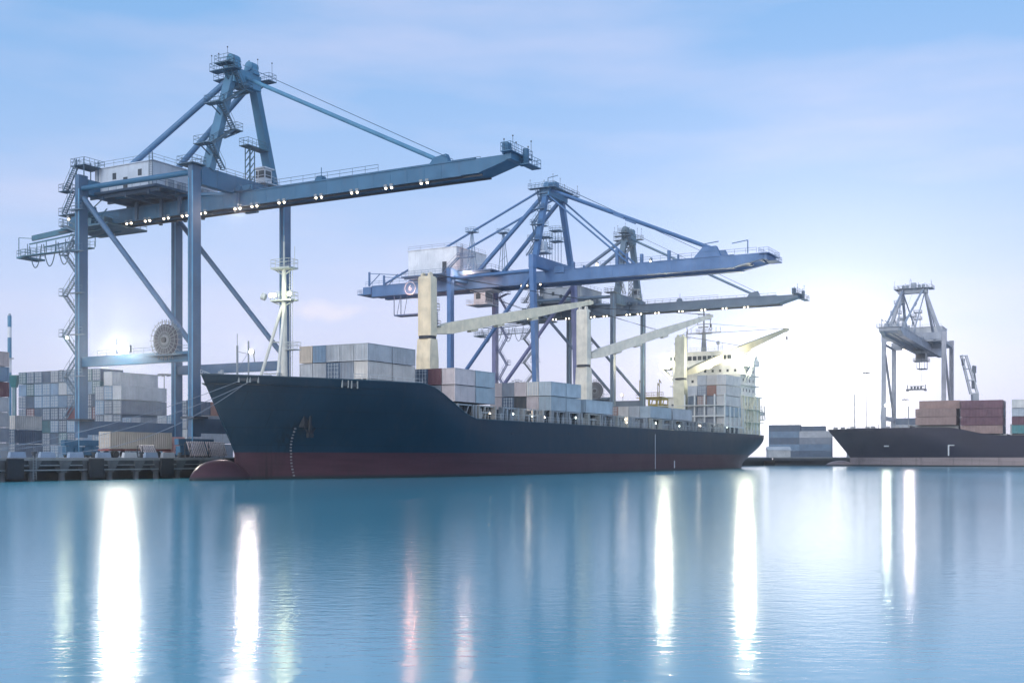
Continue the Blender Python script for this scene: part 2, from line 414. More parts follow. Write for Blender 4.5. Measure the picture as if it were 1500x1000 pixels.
def crane_a(root):
    P = lambda name, mb, col=BLUE, mat=M_PAINT, **k: zsub(obj(name, mb, mat, root, col, **k))
    V = 10.2; G = -24
    LEGC = (.055, .125, .225)
    for u in (0, G):
        for v in (-V, V):
            m = MB().box(u-.45, u+.45, v-.88, v+.88, 6.0, 46 if u == 0 else 47.3)
            for z in (12, 19, 26, 33, 40): m.box(u-.475, u+.475, v-.905, v+.905, z, z+.12)
            P('leg', m, LEGC)
            P('leg_conduit', MB().tube((u+.52, v-.95, 3.5), (u+.52, v-.95, 45), .09, 6).tube((u-.2, v-.97, 9), (u-.2, v-.97, 44), .06, 6), (.10, .30, .48))
            bogies(root, u, v, BLUE)
        P('sill_beam', MB().beam((u, -V+.9, 7.6), (u, V-.9, 7.6), .8, 2.2), LEGC)
        c = MB().plat(u-1.3, u+1.3, -V-1.5, -V+1.5, 8.95, '', .3)
        P('leg_collar', c, (.03, .05, .08))
    # top beams, portal beams, ties, diagonals
    m = MB().beam((0, -V+.9, 44.7), (0, V-.9, 44.7), 1.15, 2.7)
    for v in (-6, -2, 2, 6): m.box(-.62, .62, v, v+.15, 43.3, 46.1)
    P('top_beam', m)
    P('top_beam', MB().beam((G, -V+.9, 45.6), (G, V-.9, 45.6), 1.15, 2.4))
    for v in (-V, V):
        P('portal_beam', MB().beam((G+.5, v, 17.9), (-.5, v, 17.9), .8, 1.55), BLUE if v < 0 else LEGC)
        P('diagonal_brace', MB().tube((G+.5, v, 43.7), (-.5, v, 19.6), .42, 12), LEGC, smooth=True)
        P('upper_tie', MB().tube((G+.4, v-.1, 45.2), (-.5, v-.1, 45.0), .42, 12), smooth=True)
    P('plan_brace', MB().tube((G+2.4, -5.5, 44.6), (-1, 1.5, 44.2), .33, 10), smooth=True)
    # boom and girder
    h = 1.75
    m = MB()
    m.loft([[(-37, -h, 41.5), (-37, h, 41.5), (-37, h, 43.5), (-37, -h, 43.5)], [(43.6, -h, 41.5), (43.6, h, 41.5), (43.6, h, 43.5), (43.6, -h, 43.5)],
            [(48.8, -h, 42.9), (48.8, h, 42.9), (48.8, h, 43.5), (48.8, -h, 43.5)]])
    m.box(-37, 43.3, -h-.14, -h+.1, 43.45, 43.62); m.box(-37, 43.3, h-.1, h+.14, 43.45, 43.62)
    m.box(-37, 41, -h-.2, -h+.02, 41.36, 41.5); m.box(-37, 41, h-.02, h+.2, 41.36, 41.5)
    for i in range(28):
        u = -36.5+i*2.85; m.box(u, u+.14, -h-.03, -h, 41.5, 43.45)
    P('boom', m)
    P('trolley_rail', MB().box(-40, 44, -1.3, -1.1, 41.2, 41.45).box(-40, 44, 1.1, 1.3, 41.2, 41.45), mat=M_DARK)
    P('boom_hanger', MB().box(-1.2, 1.2, -2.5, -1.95, 41.2, 43.35).box(-1.2, 1.2, 1.95, 2.5, 41.2, 43.35).box(-1.2, 1.2, -2.5, 2.5, 43.64, 43.9)
      .tube((1.6, -2.6, 44.0), (1.6, 2.6, 44.0), .5, 12).tube((3.4, -2.4, 44.1), (3.4, 2.4, 44.1), .35, 12).box(-.2, 4, -2.2, -1.8, 43.62, 44.4).box(-.2, 4, 1.8, 2.2, 43.62, 44.4))
    m = MB().plat(47.8, 49.4, -3.0, 3.2, 43.7, 'ewns', sp=1.0).box(48.1, 49.0, -2.2, 2.4, 42.7, 43.55).plat(49.2, 50.6, -.2, 3.4, 42.4, 'ewns', sp=.8)
    m.box(49.3, 49.9, .5, 1.2, 42.4, 44.6); m.box(47.2, 48.1, -1.5, -.4, 43.7, 45.2)
    P('boom_tip_platform', m)
    antennas(root, [(48.2, -2.7), (48.6, -1), (48.0, 1), (49.0, 2.6), (49.2, 3.1)], 43.8, 2.4)
    for q in ((2, 27, -h+.1), (-10, 42, h-.1)): P('boom_railing', MB().rail([(q[0], q[2], 43.6), (q[1], q[2], 43.6)], 1.1, 2.2), (.06, .12, .20))
    P('stay_bracket', MB().loft([[(34.6, -.6, 43.6), (38.2, -.6, 43.6), (38.2, .6, 43.6), (34.6, .6, 43.6)], [(35.6, -.4, 44.9), (37.6, -.4, 45.2), (37.6, .4, 45.2), (35.6, .4, 44.9)]]))
    P('boom_latch', MB().loft([[(14.6, -.8, 43.6), (16.2, -.8, 43.6), (16.2, .8, 43.6), (14.6, .8, 43.6)], [(15, -.5, 44.7), (15.9, -.5, 44.7), (15.9, .5, 44.7), (15, .5, 44.7)]]).tube((15.5, 0, 44.7), (15.5, 0, 46.0), .06, 5))
    # A frame and apex
    def aleg(v0, v1, w, hh): return MB().beam((0, v0, 45.9), (-.2, v1, 62.6), w, hh, w*.85, hh*.85)
    P('a_frame_leg', aleg(-7.4, -1.9, 1.7, 1.15), (.07, .18, .29)); P('a_frame_leg', aleg(7.2, 2.6, 1.7, 1.15), (.035, .15, .26))
    m = MB().box(-.9, .9, -2.7, 3.4, 60.4, 62.7)
    for v in (-2.0, 2.1):
        m.loft([[(-1.2, v-.7, 62.7), (1.2, v-.7, 62.7), (1.2, v+.7, 62.7), (-1.2, v+.7, 62.7)], [(-.8, v-.5, 64.4), (.6, v-.5, 64.6), (.6, v+.5, 64.6), (-.8, v+.5, 64.4)]])
        m.tube((.1, v-.8, 64.0), (.1, v+.8, 64.0), .75, 14)
    P('apex', m, (.07, .22, .36))
    m = MB().plat(-2.6, 2.4, -4.4, -2.8, 62.0, 'nsew', sp=1).plat(-2.6, 2.4, 3.5, 5.3, 62.2, 'nsew', sp=1).plat(-3.4, -1.3, -2.7, 2.8, 61.2, 'nsew', sp=1)
    m.beam((0, -2.8, 60.6), (0, -4.3, 61.8), .2, .2).beam((0, 3.4, 60.6), (0, 5.2, 62.0), .2, .2)
    P('apex_platform', m, (.05, .12, .19))
    antennas(root, [(-2.3, -4.2), (1.0, -4.3), (-.4, -2), (.4, -1.5), (1.8, 4.9), (-1.8, -3.2), (2.3, 1), (-.9, 2.6)], 63, 2.2)
    for v0, v1 in ((-1.9, -4.7), (2.5, 4.7)):
        P('backstay', MB().tube((-.9, v0, 61.2), (G, v1, 46.9), .47, 12), (.07, .18, .34), smooth=True)
    P('forestay', MB().tube((.9, .1, 61.6), (36.4, 0, 44.4), .33, 10), (.07, .22, .36), smooth=True)
    rp = MB()
    for v in (-.8, .9): rp.tube((.9, v, 63.4), (38, v, 44.6), .04, 4)
    P('hoist_rope', rp, (.08, .14, .22))
    # stairs on the near A-frame leg
    m = MB(); sc = []
    for i in range(5):
        z0 = 46.2+i*3.3; t0 = (z0-46)/16.6; v0 = -7.4+5.5*t0; z1 = z0+3.3; t1 = (z1-46)/16.6; v1 = -7.4+5.5*t1
        s_ = 1 if i % 2 == 0 else -1
        a = (1.3, v0-.6+ (2.4 if s_ > 0 else -1.3), z0); b = (1.3, v1-.6+(-1.3 if s_ > 0 else 2.4), z1)
        m.stair(a, b, .8, (1, 0, 0))
        lo, hi = sorted((b[1], b[1]+(-1.4 if s_ > 0 else 1.4)))
        m.plat(-.9, 2.0, lo, hi, z1, 'nsew', sp=1.0)
        m.beam((1.2, v1, z1-1.8), (1.2, lo if s_ > 0 else hi, z1-.1), .14, .14).beam((.2, v1, z1-1.8), (.2, lo if s_ > 0 else hi, z1-.1), .14, .14)
    P('apex_stair', m, (.05, .11, .16))
    # beam top: railing, hut, lamp mast
    P('beam_railing', MB().rail([(-.55, -V, 46.1), (-.55, V, 46.1)], 1.1, 1.8).plat(-2.0, 1.2, -V-1.6, -V+1.2, 46.12, 'nsew', sp=1.0), (.05, .10, .15))
    hut = P('lookout_hut', MB().box(-.9, .9, 4.2, 5.9, 46.3, 48.6).box(-1.2, 1.2, 3.9, 6.2, 48.6, 48.8).plat(-1.5, 1.5, 3.6, 6.6, 46.3, 'nsew'), (.55, .60, .66))
    obj('window', MB().box(-.92, -.5, 4.17, 4.2, 47.2, 48.3).box(-.35, .8, 4.17, 4.2, 47.2, 48.3).box(.9, .93, 4.4, 5.7, 47.2, 48.3), M_GLASS, hut)
    m = MB()
    for x in (-.5, .5):
        for y in (1.3, 2.3): m.beam((x, y, 46), (x, y, 51.3), .12, .12)
    for i in range(5):
        z = 46+i*1.05
        for y in (1.3, 2.3): m.beam((-.5, y, z), (.5, y, z+1.05), .08, .08)
        for x in (-.5, .5): m.beam((x, 1.3, z), (x, 2.3, z+1.05), .08, .08)
    m.plat(-.9, 1.0, .3, 5.2, 51.5, 'nsew', sp=1.0)
    P('lamp_mast', m, (.04, .12, .17))
    # machinery house on its platform
    H = P('machinery_house', MB().box(-24.6, -11.8, -7.0, 7.2, 45.0, 48.9).box(-24.8, -11.6, -7.2, 7.4, 48.9, 49.02), (.46, .53, .62))
    for u in (-20.6, -15.0): obj('window', MB().box(u, u+.8, -7.04, -7.0, 46.9, 47.9), M_GLASS, H)
    obj('door', MB().box(-18.2, -17.3, -7.05, -7.0, 45.0, 47.0), M_GLASS, H)
    m = MB()
    for k in range(4):
        y = -4.5+k*2.6; m.box(-11.79, -11.1, y, y+1.3, 45.2, 46.5)
    obj('air_conditioner', m, M_PAINT, H, (.25, .3, .36))
    rl = MB().rail([(-24.6, -7, 49), (-11.8, -7, 49), (-11.8, 7, 49)], 1.0, 2.2, .03)
    rl.beam((-12.3, -7.3, 45), (-12.3, -7.3, 50.2), .1, .1).beam((-11.6, -7.3, 45), (-11.6, -7.3, 50.2), .1, .1)
    for k in range(14): rl.beam((-12.3, -7.3, 45.3+k*.36), (-11.6, -7.3, 45.3+k*.36), .05, .05)
    obj('roof_railing', rl, M_PAINT, H, (.10, .16, .22))
    m = MB().plat(-25.5, -9.8, -8.2, 8.2, 44.9, 'nsew', .35, 1.1, 1.8)
    for v in (-7.5, -4, 0, 4, 7.5): m.box(-25, -10, v-.12, v+.12, 44.0, 44.5)
    for u in (-22, -17, -12): m.box(u-.2, u+.2, -7.8, 7.8, 43.66, 44.3)
    for u in (-20, -14.5, -10.6):
        for v in (-2.6, 2.6): m.box(u-.25, u+.25, v-.2, v+.2, 41.3, 44)
    P('house_platform', m, (.035, .08, .14))
    # upper left access frames
    m = MB()
    for v in (-V-.2, -V+2.6):
        m.beam((G-.9, v, 44.8), (G-.9, v, 50.0), .12, .12); m.beam((G+.8, v, 46.8), (G+.8, v, 50.0), .12, .12)
    m.plat(G-2.2, G+1.0, -V-.3, -V+3.8, 49.0, 'nsew', sp=1.0).plat(G-4.6, G-.6, -V-.6, -V+.8, 41.4, 'nsew', sp=1.0)
    m.stair((G-1.2, -V-.3, 45.2), (G-3.6, -V-.3, 41.5), .8).stair((G-3.4, -V-.2, 45.2), (G-.8, -V-.2, 49), .8)
    m.plat(G-4.6, G-2.6, -V-.6, -V+1, 45.2, 'nsew', sp=1.0)
    P('access_frame', m, (.04, .10, .16))
    # rear deck, winch and festoon
    m = MB().plat(-36, -24.8, -4.2, 4.2, 41.2, 'nsew', .3, 1.1, 1.5)
    for u in (-34, -31, -28): m.box(u, u+1.4, -3.4, 3.0, 41.2, 42.4)
    m.box(-32.5, -30.6, -3.2, -1.4, 41.2, 44.6).tube((-31.5, -3.6, 43.4), (-31.5, -1.2, 43.4), 1.1, 16)
    m.tube((-29.5, -4.2, 43.0), (-26, -4.2, 45.0), .1, 5).tube((-27.8, -4.2, 41.3), (-25, -4.2, 43.3), .1, 5)
    P('rear_machinery', m, (.04, .13, .20))
    m = MB().beam((-47.0, -1.6, 39.9), (-28, -1.6, 40.9), .16, .24).beam((-47.0, 1.6, 39.9), (-28, 1.6, 40.9), .16, .24)
    m.plat(-48.4, -31, -2.4, -1.4, 37.9, 'sn', .16, 1.1, 1.3).plat(-50, -47.8, -1.9, 2.3, 37.9, 'nsew', .3, 1.1, .9)
    for k in range(8):
        u = -47.5+k*2.4; m.beam((u, -1.6, 40), (u, -1.6, 38), .10, .10)
    m.beam((-47, -1.0, 41.0), (-32, -1.0, 41.9), .35, .9)
    m.beam((-49.5, -1.8, 37.9), (-49.5, -1.8, 41.2), .1, .1).beam((-49.5, -1.8, 41.2), (-46.5, -1.2, 40.9), .1, .1)
    P('rear_gantry', m, (.04, .15, .22))
    festoon(root, -47, -32.5, -1.6, 39.6, 4, 3.9, .09)
    # stair tower on the landside leg
    m = MB(); zigzag(m, G-4.0, G-1.0, -V+.2, 9.2, 39.8, 3.25)
    P('stair_tower', m, (.10, .17, .24))
    for k in range(5): P('leg_landing', MB().plat(G-1.0, G+2.0, -V-1.6, -V-.9, 15.7+k*6.5, 's', .1, 1, 1.4), (.10, .17, .24))
    # cable reel, beam lamps
    reel(root, (-5.0, -V-.9, 20.4), 2.75, BLUE)
    P('beam_walkway', MB().rail([(-21, -V+.5, 18.7), (-1, -V+.5, 18.7)], .9, 2).plat(-8, -1, -V-1.6, -V-.42, 18.2, '', .15).beam((-16.3, -V, 18.7), (-16.3, -V, 21.2), .1, .1).beam((-16.3, -V, 21.2), (-15.2, -V-.2, 21.0), .1, .1), (.10, .18, .26))
    fl = []
    for u in (-22.5, -18.3, -14.2, -10.2, -6.3, .8, 4.2, 9.5, 16.5, 23.0, 29.0, 35.0):
        fl += [(u-.5, -h-.1, 41.05), (u+.5, -h-.1, 41.05)]
    floodlights(root, fl, .155)
    floodlights(root, [(G-2.5, -V-.3, 40.6)], .16)

def crane_b(root):
    P = lambda name, mb, col=(.055, .155, .34), mat=M_PAINT, **k: zsub(obj(name, mb, mat, root, col, **k))
    V = 10.65; G = -22
    PUR = (.15, .17, .33)
    for u in (0, G):
        du = 1.3 if u == 0 else 0
        for v in (-V, V):
            c = (.06, .165, .37) if v < 0 else PUR
            m = MB().beam((u+du, v, 6), (u, v, 46), 1.05, 1.55)
            m.beam((u, v, 46.01), (u, v, 49 if u == 0 else 47.6), 1.2, 1.7)
            P('leg', m, c)
            bogies(root, u+du, v, c)
        P('sill_beam', MB().beam((u+du, -V+.9, 7.6), (u+du, V-.9, 7.6), .8, 2.2))
    P('top_beam', MB().beam((0, -V+.9, 47.6), (0, V-.9, 47.6), 1.3, 2.6)); P('top_beam', MB().beam((G, -V+.9, 46.1), (G, V-.9, 46.1), 1.2, 2.6))
    for v in (-V, V):
        P('portal_beam', MB().beam((G+.5, v, 17.5), (.6, v, 17.5), .8, 1.5))
        P('upper_tie', MB().tube((G+.6, v-.2, 45.2), (-.6, v-.2, 45.4), .42, 12), smooth=True)
        P('diagonal_brace', MB().tube((-.5, v, 44.2), (G+.5, v, 18.8), .46, 12), (.06, .15, .33) if v < 0 else PUR, smooth=True)
    m = MB()
    for y in (-2.9, 2.9):
        s_ = -1 if y < 0 else 1
        m.box(-50, 45, y-.65, y+.65, 43.7, 46.2); m.box(-50, 45, y-.8, y+.8, 46.2, 46.35); m.box(-50, 45, y-.8, y+.8, 43.55, 43.7)
        m.loft([[(45, y-.65, 43.7), (45, y+.65, 43.7), (45, y+.65, 46.2), (45, y-.65, 46.2)], [(51.5, y-.65, 45.0), (51.5, y+.65, 45.0), (51.5, y+.65, 46.2), (51.5, y-.65, 46.2)]])
        for i in range(34): m.box(-49+i*2.85, -48.86+i*2.85, y-.69, y+.69, 43.72, 46.18)
    for i in range(33): m.box(-49+i*3.1, -48.6+i*3.1, -2.24, 2.24, 44.9, 45.9)
    P('boom', m)
    m = MB().box(-48, 48, -1.6, -.4, 44.4, 44.5).box(-48, 48, .4, 1.6, 44.4, 44.5)
    P('boom_walkway', m, (.10, .14, .20))
    m = MB().plat(50.6, 52.8, -4.2, 4.2, 46.1, 'nsew', sp=1.0).box(51.5, 52.2, -3.4, 3.4, 44.8, 45.9).plat(51.2, 53.6, -1.5, 3.2, 44.9, 'nsew', .15, 1.0, .8)
    P('lamp_arm', MB().beam((48, -3.2, 46.4), (48, -3.2, 49.2), .2, .2).beam((48, -3.2, 49.2), (44.5, -3.2, 48.8), .18, .18))
    P('lamp_arm', MB().beam((38, -3.2, 46.4), (38, -3.2, 49.2), .2, .2).beam((38, -3.2, 49.2), (41.5, -3.2, 49.5), .18, .18))
    P('boom_tip_platform', m)
    for y in (-3.5, 3.5): P('boom_railing', MB().rail([(4, y, 46.35), (50, y, 46.35)], 1.1, 2.4), (.10, .17, .28))
    for u, h_ in ((17.5, 3.6), (23.5, 2.0), (6.5, 1.6), (30, 2.2)):
        P('stay_post', MB().box(u-.3, u+.3, -3.2, -2.5, 46.35, 46.35+h_)); P('stay_post', MB().box(u-.15, u+.15, 2.5, 3.2, 46.35, 46.35+h_))
    for y in (-2.9, 2.9): P('stay_bracket', MB().loft([[(36, y-.7, 46.35), (42, y-.7, 46.35), (42, y+.7, 46.35), (36, y+.7, 46.35)], [(38, y-.5, 48.6), (41, y-.5, 48.6), (41, y+.5, 48.6), (38, y+.5, 48.6)]]))
    # A frame
    for s_ in (-1, 1):
        P('a_frame_leg', MB().beam((0, s_*9.3, 48.8), (0, s_*4, 64.2), 1.2, 1.15))
        P('back_leg', MB().tube((-.3, s_*4, 64.2), (-18.6, s_*5.2, 46.4), .52, 12), smooth=True)
        P('backstay', MB().tube((-.8, s_*4.2, 65.2), (-46.5, s_*3.4, 46.4), .26, 10), smooth=True)
        P('outer_forestay', MB().tube((.8, s_*3.6, 65.2), (40, s_*2.9, 48.2), .36, 10).beam((17, s_*3.31, 58.0), (19.5, s_*3.26, 56.9), .62, .9), smooth=False)
        P('inner_forestay', MB().tube((.8, s_*4.0, 63.6), (20.5, s_*2.9, 46.4), .22, 10), smooth=True)
    m = MB().box(-1.2, 1.2, -5.0, 5.0, 63.6, 65.6)
    for v in (-3.6, -2.2, 2.0, 3.4): m.tube((0, v-.3, 66.2), (0, v+.3, 66.2), .8, 14); m.box(-.6, .6, v-.5, v+.5, 65.6, 66.6)
    m.box(-1, 1, -.9, .9, 65.6, 67.5)
    P('apex', m, (.06, .20, .38))
    m = MB().plat(-3.4, 3.4, -6.6, -5.1, 65.2, 'nsew', sp=1).plat(-3.4, 3.4, 5.1, 7.0, 65.2, 'nsew', sp=1).plat(1.3, 3.0, -5, 5, 65.4, 'nsew', sp=1.2).beam((-1, -1, 68.6), (1.6, -1, 68.9), .14, .14).beam((-1, -1, 65.6), (-1, -1, 68.6), .14, .14)
    P('apex_platform', m, (.05, .13, .22))
    antennas(root, [(-3, -6.2), (3, -6.3), (-1, -3), (1.8, 2), (-2.4, 6), (3, 6.6), (0, 4), (2.2, -1)], 66, 2.0)
    m = MB()
    for i in range(4):
        z0 = 48.9+i*3.8; v0 = -9.3+5.3*(z0-48.8)/15.4
        s_ = 1 if i % 2 == 0 else -1; z1 = z0+3.8; v1 = v0+1.3
        m.stair((-1.2, v0-1.6*s_, z0), (-1.2, v1+1.3*s_, z1), .7, (1, 0, 0)); m.plat(-2.0, .9, v1-1.6, v1-.6, z1, 'nsew', sp=1.0).plat(-2.0, .9, v1+.9, v1+2.2, z1, 'nsew', sp=1.0)
        m.beam((-1, v1-1.5, z1-.1), (-.2, v1+.4, z1-1.8), .12, .12)
    P('apex_stair', m, (.07, .15, .25))
    P('rope', MB().tube((1, 1, 67), (39, 1, 47), .045, 4).tube((1, -1.4, 66.9), (39, -1.4, 47), .045, 4), (.1, .15, .25))
    # machinery house
    H = P('machinery_house', MB().box(-36.5, -22.6, -7.0, 7.2, 47.2, 53.4).box(-36.7, -22.4, -7.2, 7.4, 53.4, 53.55), (.72, .76, .82))
    obj('door', MB().box(-26.6, -25.4, -7.05, -7.0, 47.3, 50.1), M_GLASS, H)
    rl = MB().rail([(-36.5, -6.9, 53.5), (-22.7, -6.9, 53.5), (-22.7, 7, 53.5)], 1.0, 3.2, .03)
    for y in (-5.4, -4.7): rl.beam((-22.3, y, 47), (-22.3, y, 54.4), .1, .1)
    for k in range(16): rl.beam((-22.3, -5.4, 47.3+k*.42), (-22.3, -4.7, 47.3+k*.42), .06, .06)
    obj('roof_railing', rl, M_PAINT, H, (.16, .22, .32))
    m = MB().plat(-37.5, -12, -8.6, 8.6, 47.1, 'nsew', .3, 1.1, 1.9)
    for v in (-8, -4, 0, 4, 8): m.box(-37, -12.5, v-.12, v+.12, 46.36, 46.8)
    m.stair((-25.4, -8.2, 47.1), (-21.4, -8.2, 50.4), .9).plat(-21.4, -17, -8.8, -7.4, 50.4, 'nsew', .12, 1.1, 1)
    P('house_platform', m, (.06, .13, .25))
    for px, py in ((-18.5, -6.6), (-12.5, -2.0)):
        m = MB()
        for a, b in ((-.9, -.9), (.9, -.9), (.9, .9), (-.9, .9)): m.beam((px+a, py+b, 46.9), (px+a*.15, py+b*.15, 56.5), .13, .13)
        for z in (49.5, 52.5): m.beam((px-.7, py-.7, z), (px+.5, py+.5, z+1.6), .08, .08)
        m.plat(px-1.2, px+1.2, py-1.2, py+1.2, 56.6, 'nsew', .15, .9, .8)
        P('lamp_mast', m, (.12, .22, .34))
    for py, zt in ((-4.4, 51.5), (1.5, 54)):
        m = MB()
        for a, b in ((-.8, -.8), (.8, -.8), (.8, .8), (-.8, .8)): m.beam((a, py+b, 48.9), (a, py+b, zt+2.4), .11, .11)
        m.plat(-1.4, 1.4, py-1.4, py+1.4, zt, 'nsew', .15, .9, .9).plat(-1.4, 1.4, py-1.4, py+1.4, zt+2.5, 'nsew', .15, .9, .9)
        P('equipment_rack', m, (.12, .22, .34))
    hut = P('control_hut', MB().box(-1.2, 1.2, -7.4, -5.4, 50.2, 52.6).plat(-2, 2, -8.2, -4.6, 50.2, 'nsew', .3, 1.1, .9), (.5, .58, .68))
    # rear
    m = MB().beam((-51, -3.2, 46.4), (-51, -3.2, 50.0), .4, .4).beam((-51, 3.2, 46.4), (-51, 3.2, 50), .4, .4)
    for y in (-3.4, 3.4): m.beam((-51, y, 49.6), (-42, y, 48.6), .16, .16).beam((-46, y, 46.4), (-42, y, 48.8), .16, .16).beam((-51, y, 46.4), (-47.5, y, 49.3), .16, .16).rail([(-52, y, 46.4), (-37.5, y, 46.4)], 1.1, 2)
    m.box(-52.4, -50, -4, 4, 44.2, 46.1).plat(-54.6, -52.4, -3.4, 3.4, 44.6, 'nsew', .25, 1, .9)
    P('rear_frame', m)
    m = MB()
    for y in (-4.0, -1.0):
        for u in (-42.8, -35.5): m.beam((u, y, 43.6), (u, y, 38.4), .16, .16)
        m.beam((-42.8, y, 38.4), (-35.5, y, 38.4), .2, .3)
        m.beam((-40.8, y, 43.6), (-41.9, y, 38.5), .1, .1)
    m.plat(-42.8, -35.5, -4.0, -1.0, 38.4, '', .15)
    P('maintenance_cage', m, (.08, .13, .25))
    # operator cab on the trolley
    cab = P('operator_cab', MB().box(-20.8, -17.6, -1.9, 1.9, 40.2, 43.0).plat(-22.5, -16.5, -2.8, 2.8, 40.0, 'nsew', .2, 1.1, 1).box(-21.5, -15.5, -2.6, 2.6, 43.05, 43.5), (.60, .60, .64))
    obj('window', MB().box(-20.2, -18.9, -1.94, -1.9, 41.2, 42.6).box(-17.6, -17.56, -1.6, 1.6, 40.7, 42.7), M_GLASS, cab)
    m = MB(); zigzag(m, G+1.0, G+3.2, V+.3, 9.2, 44, 3.4)
    P('stair_tower', m, (.16, .20, .36))
    reel(root, (-3.4, -V-1.2, 17.9), 2.6, BLUE)
    P('boom_hinge', MB().tube((3.2, -4, 46.6), (3.2, 4, 46.6), .55, 12).box(2, 4.6, -3.9, -3.6, 45.6, 47.0).box(2, 4.6, 3.6, 3.9, 45.6, 47.0))
    floodlights(root, [(-18.8, -3.8, 46.9), (13, -3.8, 46.7)], .3)
    floodlights(root, [(26, -3.8, 46.4), (-5, -3.9, 43.2), (-6.5, -3.9, 43.2), (-1.5, -3.9, 43.2)], .16)

f0 = None
c1 = empty('quay_crane', Q(137.25, -124, QZ), RZ_P)
tag(c1, 'nearest and tallest blue gantry crane, its lit boom reaching over the dark bow', 'crane', 'gantry cranes on the quays')
crane_a(c1)
# the big floodlight on its portal beam
fl = MB().box(-14.2, -12.4, -11.2, -10.7, 18.9, 20.0)
f0 = zsub(obj('portal_floodlight', fl, M_STEEL, c1))
obj('lamp_lens', MB().ball((-13.3, -11.6, 19.6), .85, 16, 9), M_LAMPW, f0)
spot_light('floodlight_light', (-13.3, -12.2, 19.5), (.35, -1, -.3), 30000, (1, .94, .78), 1.8, f0)
spot_light('boom_light', (1.5, -2.6, 40.6-QZ), (.3, -1, -.7), 4000, (1, .80, .70), 1.0, c1, 120)
f1 = zsub(obj('portal_floodlight', MB().box(-6.6, -5.8, 9.1, 9.5, 19.9, 20.6).beam((-6.2, 9.9, 18.6), (-6.2, 9.6, 20.2), .12, .12), M_STEEL, c1))
obj('lamp_lens', MB().ball((-6.2, 8.95, 20.3), .32, 12, 7), M_LAMPW, f1)
spot_light('floodlight_light', (-6.2, 8.2, 20.3), (.5, -1, -.3), 5500, (1, .82, .76), 1.2, f1)
f2 = zsub(obj('stair_lamp', MB().box(-26.6, -26.2, -10.9, -10.6, 21.6, 22.1), M_STEEL, c1))
obj('lamp_lens', MB().ball((-26.4, -11.0, 21.8), .2, 10, 6), M_LAMPG, f2)
spot_light('stair_lamp_light', (-26.4, -11.6, 21.8), (.2, -1, -.4), 500, (1, 1, .6), .9, f2)
point_light('floodlight_glare', (-13.3, -13.4, 19.8), 1100, (1, .95, .86), .7, f0)
c2_ = None
c2 = empty('quay_crane', Q(244, -124, QZ), RZ_P)
tag(c2, 'deep blue gantry crane with white machinery house and encircled number 6 on its girder', 'crane', 'gantry cranes on the quays')
crane_b(c2)
point_light('girder_light', (-18.8, -9.6, 46.4-QZ), 1900, (1, .62, .45), .5, c2)
point_light('girder_light', (-36.5, -6.0, 42.6-QZ), 1900, (1, .5, .34), .5, c2)
bpy.context.view_layer.update()
kids = build_kids()
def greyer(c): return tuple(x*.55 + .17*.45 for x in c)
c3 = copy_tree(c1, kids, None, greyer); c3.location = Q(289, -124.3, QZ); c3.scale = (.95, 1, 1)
tag(c3, 'lower greyish gantry crane farther along the quay with number 2, behind the middle ship crane', 'crane')
c4 = copy_tree(c2, kids, None, lambda c: tuple(x*.3 + .42*.7 for x in c)); c4.scale = (.94, .93, .93); c4.location = (P2.x, P2.y, QZ); c4.rotation_euler = (0, 0, RZ2_W)  # pale grey paint, also carrying the haze and glow in its colour
tag(c4, 'pale grey gantry crane standing alone at far right, its boom pointing over the brown containers', 'crane')
# dim the copies' strong lamps
for o in list(bpy.data.objects):
    if o.type == 'LIGHT' and o.parent and (o.parent.parent == c3 or o.parent in (c3, c4)):
        bpy.data.objects.remove(o)
for o in bpy.data.objects:
    if o.name.startswith('portal_floodlight') and o.parent == c3:
        for k in o.children: k.data = k.data.copy(); k.data.materials[0] = M_LAMP
# numbers painted on the girders
def number(root, txt, x, y, z, size, ring):
    me = textmesh(txt, size, 'number'); o = bpy.data.objects.new('number', me); COL.objects.link(o); me.materials.append(M_WHITE)
    o.color = (.8, .82, .85, 1); o.parent = root; o.rotation_euler = (R(90), 0, 0); o.location = (x, y, z-QZ)
    if ring: obj('number_ring', MB().torus((x, y, z-QZ), size*.78, .07), M_WHITE, root, (.8, .82, .85))
number(c2, '6', -38.2, -3.72, 44.95, 2.0, True)
number(c3, '2', -29, -1.85, 42.5, 1.5, False)
